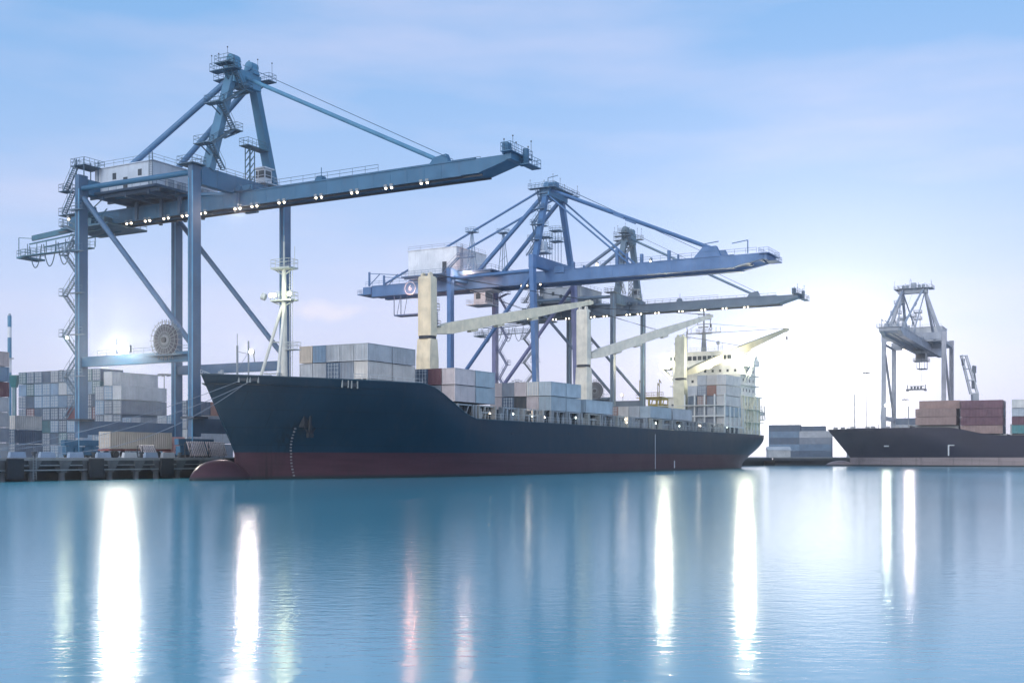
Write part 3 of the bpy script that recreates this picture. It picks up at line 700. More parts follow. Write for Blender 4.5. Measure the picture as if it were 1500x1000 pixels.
# ------------------------------------------------------------------ ship hulls
def hull_mat(name, zb, blue, boot, rough=.32):
    m, b, o = newmat(name); tc = N('ShaderNodeTexCoord'); v = tc.outputs['Object']
    sp = N('ShaderNodeSeparateXYZ'); L(v, sp.inputs[0])
    k = mrange(sp.outputs[2], zb-.03, zb+.03, 0, 1)
    n1 = noise(v, .12, 5); n2 = noise(v, 1.0, 5, .65, (.8, .8, .08)); n3 = noise(v, 1.6, 6, .75); n4 = noise(v, 1.0, 4, .6, (.05, .3, 1.6))
    top = Mix(mrange(n1, .3, .7, 0, 1), blue, tuple(x*1.35+.004 for x in blue))
    top = Mix(mrange(n2, .54, .76, 0, .45), top, (.035, .04, .05))
    top = Mix(mrange(noise(v, 1.0, 6, .7, (2.4, 2.4, .22)), .64, .74, 0, .18), top, (.05, .04, .04))
    low = Mix(mrange(n4, .35, .7, 0, 1), boot, tuple(x*.72 for x in boot))
    low = Mix(mrange(n3, .62, .74, 0, .3), low, (.24, .19, .22))
    low = Mix(mrange(noise(v, 1.0, 4, .6, (1.3, 1.3, .12)), .55, .75, 0, .5), low, (.035, .03, .035))
    low = Mix(mrange(sp.outputs[2], .25, .55, 1, 0), low, (.02, .03, .035))
    sm = N('ShaderNodeTexBrick'); mq = N('ShaderNodeMapping'); L(v, mq.inputs[0]); mq.inputs['Rotation'].default_value = (R(90), 0, 0); L(mq.outputs[0], sm.inputs[0])
    sm.inputs['Scale'].default_value = 1; sm.inputs['Brick Width'].default_value = 7; sm.inputs['Row Height'].default_value = 2.3; sm.inputs['Mortar Size'].default_value = .05; sm.inputs['Mortar Smooth'].default_value = .6
    top = Mix(Mth('MULTIPLY', sm.outputs['Fac'], .6), top, tuple(x*.45 for x in blue))
    ax = Mth('ADD', sp.outputs[0], Mth('MULTIPLY', sp.outputs[2], -.35))
    sx_ = mrange(Mth('ABSOLUTE', Mth('SUBTRACT', ax, 11.6)), .3, 2.0, 1, 0)
    st_ = Mth('MULTIPLY', Mth('MULTIPLY', sx_, mrange(noise(v, 1.0, 4, .6, (2.2, 2.2, .1)), .4, .62, 0, .8)), mrange(sp.outputs[2], 7.0, 9.5, 1, 0))
    top = Mix(st_, top, (.004, .009, .014)); low = Mix(st_, low, (.02, .015, .018))   # chafing under the anchor
    L(Mix(k, low, top), b.inputs['Base Color']); b.inputs['Specular IOR Level'].default_value = .15
    L(mrange(n1, .3, .7, rough, rough+.15), b.inputs['Roughness'])
    # plate seams and slight dents
    wv = N('ShaderNodeTexBrick'); mpn = N('ShaderNodeMapping'); L(v, mpn.inputs[0]); mpn.inputs['Rotation'].default_value = (R(90), 0, 0); L(mpn.outputs[0], wv.inputs[0])
    wv.inputs['Scale'].default_value = 1; wv.inputs['Brick Width'].default_value = 7; wv.inputs['Row Height'].default_value = 2.3; wv.inputs['Mortar Size'].default_value = .03; wv.inputs['Mortar Smooth'].default_value = .3
    h = Mth('ADD', Mth('MULTIPLY', wv.outputs['Fac'], -.25), Mth('MULTIPLY', noise(v, .45, 2), 1.0))
    bump(b, h, .4, .10)
    return m
def smooth(t): t = max(0, min(1, t)); return t*t*(3-2*t)
def hull_geometry(Ln, B, deck, stem, entry, stern0, zdeepest=-1.4, rowz=None):
    """half breadth B; deck(x) sheer; stem(z) stem position; entry(z) length of entrance"""
    xs = [0, .4, .9, 1.6, 2.5, 3.6, 5, 7, 9.5, 12.5, 16, 20, 24.5, 29, 31.5, 34, 36.5, 39, 41.5, 44, 46.5, 50, 56, 64]
    x = 64
    while x < Ln-16: x += 9; xs.append(x)
    xs += [Ln-12, Ln-9, Ln-6, Ln-4, Ln-2, Ln-.8, Ln]
    NR = 22
    def pt(x0, k):
        zd = deck(x0); zl = zdeepest
        if x0 > stern0: zl = zdeepest + (3.0-zdeepest)*((x0-stern0)/(Ln-stern0))**1.5
        z = zl + (zd-zl)*k/NR
        xx = x0 + stem(z)*max(0, 1-x0/45)
        e = entry(z); t = min(1, x0/e); hb = B*(1-(1-t)**2.1)
        hb = max(hb, .12)
        if x0 > Ln-45:
            q = (x0-(Ln-45))/45; zq = max(0, min(1, (z-1)/7)); hb *= 1-(q**2.4)*(.16+.55*(1-zq)**1.5)
        return xx, hb, z
    mb = MB(); nx = len(xs)
    P_ = [[pt(x0, k) for k in range(NR+1)] for x0 in xs]
    for side in (-1, 1):
        o = len(mb.v)
        vs = [(p[0], side*p[1], p[2]) for col in P_ for p in col]
        fs = []
        for i in range(nx-1):
            for k in range(NR):
                a, b, c, d = i*(NR+1)+k, (i+1)*(NR+1)+k, (i+1)*(NR+1)+k+1, i*(NR+1)+k+1
                fs.append((a, b, c, d) if side < 0 else (a, d, c, b))
        mb.add(vs, fs)
    # stem bar, transom, deck
    l = P_[0]; mb.add([(p[0]-.0, -p[1], p[2]) for p in l] + [(p[0], p[1], p[2]) for p in l], [(k, k+1, NR+1+k+1, NR+1+k) for k in range(NR)])
    t = P_[-1]; mb.add([(p[0], -p[1], p[2]) for p in t] + [(p[0], p[1], p[2]) for p in t], [(k, NR+1+k, NR+2+k, k+1) for k in range(NR)])
    dk = MB()
    vs = []; 
    for col in P_:
        p = col[-1]; zz_ = p[2]-1.15 if p[2] > 11 else p[2]-.06
        vs += [(p[0]+ (.2 if p is P_[0][-1] else 0), -p[1]*.995, zz_), (p[0], p[1]*.995, zz_)]
    dk.add(vs, [(2*i, 2*i+2, 2*i+3, 2*i+1) for i in range(nx-1)])
    return mb, dk, P_
def bulb(mb, cx, rx, ry, rz, cz):
    rings = []
    for i in range(15):
        t = i/14; a = math.pi*t*.5 if i < 8 else None
        x = -rx*math.cos(math.pi*t/1.0*.62)
        k = math.sqrt(max(0, 1-(x/rx)**2)) if x < 0 else (1-.22*smooth(x/rx))
        ring = []
        for j in range(20):
            b_ = 2*math.pi*j/20; ring.append((cx+x*1.0, ry*k*math.cos(b_), cz+rz*k*math.sin(b_)))
        rings.append(ring)
    # tail sinking into the stem
    lx = rings[-1][0][0]
    for q, s_ in ((1.4, .76), (2.8, .58), (6, .5)):
        rings.append([(lx+q, p[1]*s_, cz+(p[2]-cz)*s_) for p in rings[14]])
    mb.loft(rings)

# ---- the near ship: origin at its bulb, x aft along the quay, -y towards the camera
BL = Q(108, -106)
ship = empty('container_ship', BL, RZ_S)
tag(ship, 'long dark blue container ship with dull red bottom and cream deck cranes, moored nearest', 'ship', 'moored container ships')
SP = lambda name, mb, col=(.7, .7, .62), mat=M_WHITE, par=None, **k: obj(name, mb, mat, par or ship, col, **k)
DK = 8.85
def deck1(x):
    if x < 31: return 13.55 - .1*math.sin(x/31*3.1)
    return DK + (13.55-DK)*(1-smooth((x-31)/16.5))
def stem1(z): return 8.0 if z < 3.6 else 8.0 - (z-3.6)*.62
def entry1(z): return 62-27*smooth((z-1)/12)
hm, dk1, P1 = hull_geometry(205, 14, deck1, stem1, entry1, 178)
bulb(hm, 5.2, 5.2, 2.1, 3.1, -.4)
M_HULL = hull_mat('dark_blue_hull_paint', 3.62, (.0022, .022, .042), (.068, .030, .042))
SP('hull', hm, None, M_HULL, smooth=True)
SP('deck', dk1, (.10, .13, .13), M_PAINT)
def hside(x, z):
    """outer shell y (towards the camera) at a nominal station"""
    e = entry1(z); t = min(1, x/e); return -14*(1-(1-t)**2.1)
def hx(x, z): return x + stem1(z)*max(0, 1-x/45)
# rubbing strip on the sheer
m = MB()
pts_ = [(c[-1][0], -c[-1][1]-.02, c[-1][2]) for c in P1]
for a, b in zip(pts_, pts_[1:]): m.tube(a, b, .09, 5)
pts_ = [(c[-1][0], c[-1][1]+.02, c[-1][2]) for c in P1]
for a, b in zip(pts_, pts_[1:]): m.tube(a, b, .09, 5)
SP('gunwale', m, (.02, .06, .09), M_PAINT)
# anchor in its pocket, stained below
def on_hull(x, z, off=.06): return Vector((hx(x, z), hside(x, z)-off, z))
m = MB(); c = on_hull(11.2, 7.6, .1)
m.box(c.x-.9, c.x+.9, c.y-.05, c.y+.9, c.z-.6, c.z+1.0)
SP('anchor_pocket', m, None, M_RUBBER)
m = MB(); m.beam((c.x, c.y-.25, c.z-1.6), (c.x, c.y-.35, c.z+.9), .3, .3)
m.beam((c.x, c.y-.3, c.z-1.7), (c.x-1.1, c.y-.3, c.z-.7), .4, .3, .15, .15).beam((c.x, c.y-.3, c.z-1.7), (c.x+1.1, c.y-.3, c.z-.7), .4, .3, .15, .15)
m.box(c.x-.55, c.x+.55, c.y-.5, c.y-.1, c.z-2.0, c.z-1.45)
SP('anchor', m, None, M_RUBBER)
# mooring openings with pale frames
for x, z in ((3.4, 12.7), (4.6, 12.7), (16.0, 12.45), (17.4, 12.4)):
    p = on_hull(x, z, .12); q = on_hull(x+.9, z, .12); d = (q-p)
    m = MB().beam(p-Vector((0, 0, .1)), p+Vector((0, 0, .9)), .14, .2).beam(q-Vector((0, 0, .1)), q+Vector((0, 0, .9)), .14, .2)
    f = SP('fairlead', m, (.3, .32, .32)); 
    obj('opening', MB().beam(p+d*.15+Vector((0, 0, .35)), p+d*.85+Vector((0, 0, .35)), .12, .5), M_DARK, f)
# draught marks: small white figures up the stem
m = MB()
for i in range(16):
    z = .5+i*.42; x = 8.6+math.sin(i/15*3.0)*-.6+(.09*max(0, i-8))
    p = on_hull(x, z, .10); q = on_hull(x+.30, z, .10)
    m.beam(p, q, .05, .14 if i % 2 else .20)
SP('draught_marks', m, (.18, .18, .20))
m = MB()
for x in (109.5, 110.3): 
    pass
m.box(120, 120.14, -14.07, -14.0, .5, 7.8); m.box(131, 131.3, -14.1, -14.0, .6, 2.2)
SP('midship_mark', m, (.6, .62, .66))
m = MB()
for x, z in ((58, 6.8), (58, 4.2), (79, 7.2), (97, 6.6), (140, 7.0), (163, 6.4)): m.tube((x, -13.9, z), (x, -14.06, z), .16, 10)
SP('scupper', m, (.01, .015, .02), M_DARK)

# forecastle fittings
m = MB()
m.beam((9.3, .8, 12.4), (9.3, .8, 17.8), .2, .2).tube((9.3, .8, 17.8), (9.3, .8, 19.4), .05, 5).beam((14.5, 3.5, 12.4), (14.5, 3.5, 19), .16, .16).tube((9.3, .8, 17.0), (14.5, 3.5, 17.2), .04, 4).tube((9.3, .8, 14.6), (14.5, 3.5, 17.4), .04, 4)
SP('bow_frame', m, (.24, .28, .32), M_PAINT)
for x, y in ((4.5, -1), (6.2, 1), (12, -4)): SP('mooring_bitt', MB().tube((x, y, 12.4), (x, y, 14.2), .22, 10), (.24, .28, .32), M_PAINT)
SP('windlass', MB().box(11.4, 13.2, -1, 1.4, 12.4, 13.9).tube((12.2, -2.4, 13.2), (12.2, 2.6, 13.2), .8, 14), (.24, .28, .32), M_PAINT)
fm = MB().loft([[(18.3+.52*math.cos(a), .4+.52*math.sin(a), 12.3) for a in [i*math.pi/6 for i in range(12)]], [(18.3+.30*math.cos(a), .4+.30*math.sin(a), 29.4) for a in [i*math.pi/6 for i in range(12)]]])
fm.tube((14.4, 1.9, 12.3), (18.1, .6, 24.0), .22, 10).tube((14.4, -1.6, 12.3), (18.1, .2, 24.0), .22, 10).beam((14.6, .8, 14.4), (18.2, .4, 14.6), .18, .18).beam((16.5, .7, 18.9), (18.2, .4, 18.9), .16, .16)
mast = SP('foremast', fm, (.60, .60, .56))
obj('mast_platform', MB().plat(17.3, 19.3, -1.3, 2.0, 29.4, 'nsew', .25, 1.1, .9).tube((18.3, .4, 29.4), (18.3, .4, 33.0), .14, 6).tube((18.3, .4, 33), (18.3, .4, 33.9), .05, 4).beam((18.3, .4, 28.3), (18.3, -1.4, 29.3), .14, .14).beam((18.3, .4, 28.3), (18.3, 2.2, 29.3), .14, .14).tube((18.3, -1.5, 29.4), (18.3, -1.5, 32.2), .05, 4), M_WHITE, mast, (.42, .46, .44))
obj('mast_platform', MB().plat(17.5, 19.1, -1.5, 2.2, 24.9, 'nsew', .2, 1.0, .8).beam((18.3, .4, 24), (18.3, -1.8, 24.8), .14, .14).beam((18.3, .4, 24), (18.3, 2.6, 24.8), .14, .14), M_WHITE, mast, (.42, .46, .42))
ld = MB()
for k in range(38): ld.beam((18.6, -.85, 12.8+k*.42), (18.6, -.35, 12.8+k*.42), .04, .04)
ld.beam((18.6, -.87, 12.5), (18.6, -.87, 29), .06, .06).beam((18.6, -.33, 12.5), (18.6, -.33, 29), .06, .06).plat(18.0, 19.6, -1.6, .2, 18.0, 'nsew', .1, 1, .8).tube((17.9, 3.4, 25.4), (17.7, 3.9, 25.6), .5, 12)
obj('mast_ladder', ld, M_WHITE, mast, (.55, .58, .58))
for y in (-1.3, 1.4, 2.0):
    l_ = obj('mast_floodlight', MB().box(17.3, 17.7, y-.25, y+.25, 25.2, 25.8), M_STEEL, mast)
    obj('lamp_lens', MB().ball((17.3, y-.1, 25.5), .28, 10, 6), M_LAMPG, l_)
point_light('mast_light', (16.2, -1.4, 25.6), 550, (1, 1, .66), .9, mast)
SP('bow_railing', MB().rail([(20.5, -10.0, 13.5), (26, -11.6, 13.5), (33, -13.0, 13.3)], .9, 1.6, .03), (.6, .64, .66)); SP('bow_railing', MB().rail([(5, 3.2, 13.5), (14, 9.2, 13.5)], .9, 1.6, .03), (.6, .64, .66))
m = MB().box(26.2, 40.5, -5.5, 9, 12.4, 14.12).box(26, 26.5, -6.5, 9, 13.2, 14.0)
for k in range(8): m.box(25.9, 26.2, -7.4+k*2.2, -7.2+k*2.2, 12.4, 14.1)
m.beam((26.5, -7.8, 14.0), (39.5, -7.8, 14.0), .3, .22)
for k in range(7): m.beam((26.8+k*2.05, -7.8, 12.4), (26.8+k*2.05, -7.8, 14.0), .22, .3)
SP('forward_hatch', m, (.45, .47, .45))

# main deck: hatch coamings, container posts, lashing frames, railings
m = MB()
for x0, x1 in ((41.5, 55), (60, 69), (73.5, 101.5), (106, 112), (119, 145.5), (148, 163), (168.6, 182)):
    m.box(x0, x1, -11.9, 11.9, DK-.1, 10.9)
    for k in range(int((x1-x0)/1.5)): m.box(x0+k*1.5, x0+k*1.5+.12, -12.15, -11.9, DK, 10.9)
SP('hatch_coaming', m, (.07, .09, .11), M_PAINT)
m = MB()
for x0, x1 in ((42, 55), (73.8, 101.5), (119, 146)): m.box(x0, x1, -12.3, 12.3, 10.92, 11.18)
SP('hatch_cover', m, (.06, .08, .09), M_PAINT)
rnd = random.Random(3)
bays = [(42.0, 48.2), (48.3, 54.4), (56, 62), (63, 71), (74, 80.2), (80.3, 86.5), (88.4, 94.5), (94.6, 100.7), (102, 108), (109, 118), (120, 126.2), (126.3, 132.3), (133, 139.2), (139.3, 145.4), (147, 155), (156, 167)]
for x0, x1 in bays:
    m = MB(); top = 11.15
    n_ = max(3, int((x1-x0)/1.15))
    for i in range(n_+1):
        x = x0+(x1-x0)*i/n_+rnd.uniform(-.2, .2); w = rnd.choice((.16, .22, .38, .5)); y = -13.1+rnd.uniform(-.1, .7)
        if rnd.random() < .82: m.box(x-w/2, x+w/2, y, y+.3, DK-.05, top-rnd.choice((0, 0, 0, .5, 1.0)))
        if rnd.random() < .35: m.beam((x, y, DK), (x+rnd.uniform(.8, 1.5), y, top), .10, .10)
        if rnd.random() < .3: m.beam((x, y-.1, top), (x-rnd.uniform(.7, 1.2), y, DK), .08, .08)
        if rnd.random() < .35: m.cb((x, y+.3, DK+.6), (.9, .5, 1.1))
        if rnd.random() < .25: m.tube((x, y+.2, DK), (x, y+.2, DK+1.5), .3, 8)
    m.box(x0, x1, -13.0, -12.8, top-.2, top)
    m.box(x0+.3, x0+.6, -13.3, -12.4, DK, top); m.box(x1-.6, x1-.3, -13.3, -12.4, DK, top)
    if rnd.random() < .6: m.box(x0+1.4, x1-1.8, -13.1, -12.95, DK+1.1, DK+1.3)
    sh = rnd.choice(((.52, .53, .50), (.42, .46, .50), (.60, .58, .55), (.36, .40, .44)))
    SP('lashing_frame', m, tuple(q*.72 for q in sh))
for x0, x1 in ((48, 100), (100, 152), (152, 200)):
    SP('deck_railing', MB().rail([(x0, -13.85, DK), (x1-.4, -13.85, DK)], 1.05, 1.6, .025), (.45, .48, .5))
for i, (x, zz_) in enumerate(((52.5, 10.0), (60.2, 10.1), (67, 10.0), (71.5, 9.9), (84, 10.2), (97, 10.1), (107.5, 9.9), (123, 10.2), (137, 9.9), (150.5, 10.2), (170, 10.4))):
    d_ = SP('deck_light', MB().box(x-.2, x+.2, -12.9, -12.5, zz_-.15, zz_+.35), (.4, .4, .4), M_STEEL)
    obj('lamp_lens', MB().ball((x, -12.95, zz_), .17, 8, 5), M_GREEN if i % 3 else M_LAMP, d_)
for x in (66, 107, 150): point_light('deck_light_glow', (x, -12.7, 10.6), 60, (1, .82, .62), .3, ship)

# cargo cranes: pedestal, house, jib
def ship_crane(x, y, ztop, zring, jib_to, zfoot, ztip, col, jcol):
    ped = MB().loft([[(x+dx*1.35, y+dy*1.35, zz_) for dx, dy in ((-1, -1), (1, -1), (1, 1), (-1, 1))] for zz_ in (DK-.1, zring-3.6)])
    ped.loft([[(x+dx*1.35, y+dy*1.35, zring-3.6) for dx, dy in ((-1, -1), (1, -1), (1, 1), (-1, 1))], [(x+dx*1.05, y+dy*1.3, zring-.4) for dx, dy in ((-1, -1), (1, -1), (1, 1), (-1, 1))]])
    ped.box(x-1.38, x-1.35, y-.3, y+.5, DK, DK+2)
    for k in range(30): ped.beam((x+1.5, y-1.0, DK+.6+k*.42), (x+1.5, y-.5, DK+.6+k*.42), .05, .05)
    ped.beam((x+1.5, y-1.03, DK), (x+1.5, y-1.03, zring-1), .07, .07).beam((x+1.5, y-.47, DK), (x+1.5, y-.47, zring-1), .07, .07)
    pd = obj('cargo_crane', ped, M_WHITE, ship, col)
    obj('slew_ring', MB().tube((x, y, zring-.4), (x, y, zring+.1), 1.45, 24), M_DARK, pd)
    h = MB().box(x-.95, x+.95, y-1.25, y+1.25, zring+.1, ztop-.35)
    h.loft([[(x-.95, y-1.25, ztop-.35), (x+.95, y-1.25, ztop-.35), (x+.95, y+1.25, ztop-.35), (x-.95, y+1.25, ztop-.35)], [(x-.8, y-1.15, ztop), (x+.6, y-1.15, ztop), (x+.6, y+1.15, ztop), (x-.8, y+1.15, ztop)]])
    h.box(x-1.0, x-.95, y-1.0, y-.92, zring+.5, ztop-1).box(x-1.0, x-.95, y+.92, y+1.0, zring+.5, ztop-1)
    for s_ in (-.7, .7): h.tube((x-.2, y+s_-.18, ztop+.1), (x-.2, y+s_+.18, ztop+.1), .55, 14)
    hs = obj('crane_house', h, M_WHITE, pd, col)
    c_ = MB().plat(x+.95, x+2.2, y-1.3, y+1.1, zring+1.8, 'nsew', .1, 1, .8).plat(x+.95, x+2.0, y-1.2, y+.9, zring+4.6, 'nsew', .1, 1, .8).box(x+1.0, x+1.6, y-1, y+.5, zring+2.0, zring+4.2)
    for k in range(16): c_.beam((x+1.9, y-1.1, zring+1.9+k*.3), (x+1.9, y-.6, zring+1.9+k*.3), .05, .05)
    obj('service_platform', c_, M_PAINT, pd, (.20, .21, .20))
    p0 = Vector((x+1.0, y-.4, zfoot)); p1 = Vector(jib_to); p1.z = ztip
    d = (p1-p0).normalized(); a, b_ = p0+d*4, p0.lerp(p1, .62)
    j = MB()
    j.beam(p0, a, 1.1, .9, 1.6, 1.95); j.beam(a, b_, 1.6, 1.95, 1.5, 1.7); j.beam(b_, p1, 1.5, 1.7, .9, .8)
    up = d.cross(Vector((d.y, -d.x, 0)).normalized()); up = up if up.z > 0 else -up
    for t in (.22, .38, .6): 
        q = p0.lerp(p1, t); j.beam(q-up*1.1-d*1.0, q-up*1.1+d*1.0, .9, .5)
    sd2 = Vector((d.y, -d.x, 0)).normalized()
    j.tube(p1-sd2*.5, p1+sd2*.5, .55, 14).tube(p1-up*.1+d*.9-sd2*.4, p1-up*.1+d*.9+sd2*.4, .35, 12).beam(p1, p1+d*1.2, .7, .5)
    jb = obj('jib', j, M_WHITE, pd, jcol)
    r_ = MB()
    for s_ in (-.3, .3): r_.tube((x-.2, y+s_, ztop+.5), p1+sd2*s_+up*.5, .05, 4); r_.tube((x-.2, y+s_*1.6, ztop+.3), p0.lerp(p1, .55)+sd2*s_+up*.9, .04, 4)
    obj('jib_rope', r_, M_DARK, pd)
    hk = MB().tube(p1+d*.8, p1+d*.8-Vector((0, 0, 2.0)), .04, 4)
    q = p1+d*.8-Vector((0, 0, 2.2)); hk.box(q.x-.25, q.x+.25, q.y-.15, q.y+.15, q.z-.5, q.z+.25).torus((q.x, q.y, q.z-.8), .3, .08, 'x', 12, 5)
    obj('hook_block', hk, M_DARK, pd)
CREAM = (.86, .73, .52); CREAM2 = (.80, .74, .62)
ship_crane(54.2, 0, 33.0, 23.0, (101, -7.5, 0), 24.0, 33.6, CREAM, (.92, .78, .56))
ship_crane(114.6, 0, 34.2, 22.4, (155, -13.5, 0), 24.2, 36.2, CREAM2, (.85, .76, .62))
ship_crane(172.2, 0, 33.6, 23.0, (211, -16, 0), 24.2, 38.2, (.66, .64, .48), (.50, .45, .30))

# cell rack forward of the accommodation
m = MB()
for y in (-13.0, -10.4, -7.8, -5.2, -2.6):
    m.beam((168.1, y, DK), (168.1, y, 18.6), .35, .35)
for z in (10.6, 13.2, 15.8): m.beam((168.1, -13.1, z), (168.1, -2.4, z), .3, .35)
m.plat(167.4, 168.0, -13.4, 4.4, 15.9, 'ns', .12, 1.1, 1.6)
for x in (171.2, 174.4, 178, 181.8): m.beam((x, -13.35, DK), (x, -13.35, 15.6), .25, .3)
m.beam((168, -13.35, 10.5), (182, -13.35, 10.5), .25, .3)
SP('cell_guide_rack', m, (.66, .68, .66))

# accommodation block
WHT = (.82, .80, .72)
def win_row(par, xx, y0, y1, z, n_, w=.7, h=.8):
    for i in range(n_):
        y = y0+(y1-y0)*i/(n_-1); obj('window', MB().box(xx-.06, xx-.0, y-w/2, y+w/2, z, z+h), M_GLASS, par)
ac = SP('accommodation', MB().box(184.5, 199.5, -12.2, 8.2, DK-.1, 19.0).box(185.5, 198.5, -11.4, 7.4, 19.0, 27.0).box(183.9, 199.9, -12.9, 8.6, 18.8, 19.05).box(185.1, 199, -12.4, 8.0, 21.8, 22.0).box(185.1, 199, -12.4, 8.0, 24.5, 24.7), WHT)
win_row(ac, 185.5, -10.0, 6.4, 25.3, 9, .6, .7); win_row(ac, 185.5, -10.0, 6.4, 22.7, 8, .6, .7); win_row(ac, 185.5, -10, 6.4, 20.1, 7, .6, .7)
win_row(ac, 184.5, -11, 7, 16.4, 8, .6, .7)
m = MB()
for z in (10, 13, 16.4, 20.2, 22.8, 25.4):
    for x in (187.5, 190.2, 193, 196): m.box(x, x+.6, (-12.25 if z < 19 else -11.45), (-12.2 if z < 19 else -11.4), z, z+.8)
obj('side_windows', m, M_GLASS, ac)
m = MB()
for x in (185.2, 187.8, 190.4, 193.0, 195.6, 198.6): m.box(x, x+.3, -12.6, -12.2, DK, 18.8)
for z in (12.2, 15.6): m.plat(184.5, 199.5, -13.4, -12.2, z, 's', .15, 1.1, 1.5)
m.stair((187, -12.9, DK), (190, -12.9, 12.2), .8).stair((193, -12.9, 12.2), (190, -12.9, 15.6), .8).stair((190, -12.9, 15.6), (193, -12.9, 19), .8)
obj('side_gallery', m, M_WHITE, ac, (.80, .76, .60))
br = SP('bridge', MB().box(186.2, 197.5, -9.0, 9.0, 27.0, 30.7).box(185.9, 197.8, -9.4, 9.4, 30.7, 31.0), WHT)
for i in range(13):
    y = -8.2+i*1.37; obj('window', MB().box(186.14, 186.2, y-.52, y+.52, 28.7, 29.8), M_GLASS, br)
for s_ in (-1, 1):
    WE = 14.2 if s_ < 0 else 11.8
    a, b = sorted((s_*9.0, s_*WE)); 
    w_ = MB().box(187.5, 192.5, a, b, 26.8, 27.1).box(187.4, 187.55, a, b, 27.1, 28.3).box(192.45, 192.6, a, b, 27.1, 28.3)
    yy = s_*WE; w_.box(187.4, 192.6, yy-.08, yy+.08, 27.1, 28.3).box(188.5, 191.5, yy-(1.6 if s_ > 0 else 0), yy+(0 if s_ > 0 else 1.6), 28.3, 29.4)
    w_.beam((190, s_*(WE-2.8 if s_<0 else 7.4), 22.6), (190, s_*(WE-.4), 26.8), .35, .35).beam((188, s_*(WE-2.8 if s_<0 else 7.4), 22.6), (188, s_*(WE-.4), 26.8), .3, .3)
    w_.tube((190, yy, 29.4), (190, yy, 30.6), .05, 4)
    obj('bridge_wing', w_, M_WHITE, br, WHT)
m = MB().rail([(186.2, -9, 31), (186.2, 9, 31)], 1, 1.6, .03).rail([(186.2, -9, 31), (197, -9, 31)], 1, 1.6, .03)
obj('roof_railing', m, M_WHITE, br, (.6, .6, .6))
rm = MB().loft([[(189.5+.75*c_*math.cos(a), .75*c_*math.sin(a)-0, z) for a in [i*math.pi/5 for i in range(10)]] for c_, z in ((1, 31), (.6, 36.5))])
rm.tube((189.5, 0, 36.5), (189.5, 0, 42.5), .22, 8)
for z, w in ((36.3, 4.8), (38.6, 1.9), (39.8, 2.2), (41.2, 1.7)): rm.beam((189.5, -w, z), (189.5, w, z), .18, .18)
for y in (-4.6, -3.4, 3.6, 4.6): rm.tube((189.5, y, 36.3), (189.5, y, 37.6), .07, 5)
for y in (-1.8, 1.8): rm.tube((189.5, y, 38.6), (189.5, y, 39.8), .09, 5)
rm.plat(188.2, 190.8, -1.8, 1.8, 36.2, 'nsew', .2, 1, .8).box(189.2, 189.6, -1.6, 1.6, 40.3, 40.6).box(188.9, 189.3, -1.4, 1.4, 37.6, 37.9)
rm.beam((189.5, 4.8, 31), (189.5, 4.8, 36.8), .25, .25).beam((189.5, 3.8, 35.0), (189.5, 5.8, 35.0), .14, .14).beam((189.5, 4.8, 36.8), (189.5, 4.8, 38.6), .12, .12)
SP('radar_mast', rm, (.26, .28, .30), M_PAINT)
SP('roof_gear', MB().ball((188.5, 7.8, 33.6), .35, 10, 6).tube((188.5, 7.8, 31), (188.5, 7.8, 33.3), .09, 5).ball((189.5, -4.0, 33.4), .55, 12, 8).tube((189.5, -4, 31), (189.5, -4, 33), .12, 6).tube((188.6, -5.4, 31), (188.6, -5.4, 33.4), .07, 5), (.5, .52, .54), M_PAINT)
SP('funnel', MB().box(200, 204, -3, 3, DK, 29).box(199.9, 204.1, -3.1, 3.1, 29, 29.4), (.10, .16, .25), M_PAINT)
SP('stay_wire', MB().tube((189.5, 2, 38.6), (173, 2, 33.0), .04, 4).tube((189.5, -2, 38.6), (211, -15, 38.6), .04, 4), (.2, .2, .22), M_DARK)
m = MB().plat(199.6, 204.6, -12.0, 12.0, 13.2, 'nsew', .2, 1.1, 1.5).box(200, 204, -11, -7, DK, 13)
m.loft([[(200.2, -12.2, 14.3), (204, -12.2, 14.3), (204, -10, 14.3), (200.2, -10, 14.3)], [(200.2, -12.2, 15.3), (204, -12.2, 15.3), (204, -10, 15.3), (200.2, -10, 15.3)]]).beam((201, -12.6, 13), (201, -12.4, 17), .2, .2).beam((203.4, -12.6, 13), (203.4, -12.4, 17), .2, .2)
SP('stern_fittings', m, (.6, .6, .56))
# floodlights on the bridge front
for i, (x, y, z, r_, pw) in enumerate(((187.0, 9.8, 28.6, .55, 9000), (186.6, -4.5, 30.2, .4, 0), (187.2, -12.6, 28.6, .7, 19000), (186.9, -10.0, 29.0, .5, 0), (186.3, 4.6, 26.6, .3, 0))):
    f_ = SP('bridge_floodlight', MB().box(x, x+.6, y-.4, y+.4, z-.4, z+.4), (.5, .5, .5), M_STEEL)
    obj('lamp_lens', MB().ball((x, y, z), r_, 12, 7), M_LAMPW, f_)
    if pw: point_light('bridge_light', (x-1.2, y, z), pw, (1, .95, .70), 1.4, f_)

# ---- the far ship at the second quay: origin at its bow, x towards the right, -y towards the camera
BO2 = Vector((151.7-.888*51.3, 370.4+.46*51.3, 0))
ship2 = empty('container_ship', BO2, RZ2_R)
tag(ship2, 'black container ship with pale grey bottom, cut off by the right edge of the photo', 'ship', 'moored container ships')
def deck2(x): return 9.6 + 2.7*(1-smooth((x-40)/16))
def stem2(z): return 8.4 if z < 3.0 else 8.4-(z-3.0)*.8
hm2, dk2, P2s = hull_geometry(185, 14, deck2, stem2, lambda z: 58-26*smooth((z-1)/11), 165)
bulb(hm2, 5.2, 5.2, 2.0, 2.4, -.6)
M_HULL2 = hull_mat('black_hull_paint', 2.85, (.022, .022, .036), (.30, .24, .24))
S2 = lambda name, mb, col=(.4, .4, .4), mat=M_PAINT, **k: obj(name, mb, mat, ship2, col, **k)
S2('hull', hm2, None, M_HULL2, smooth=True)
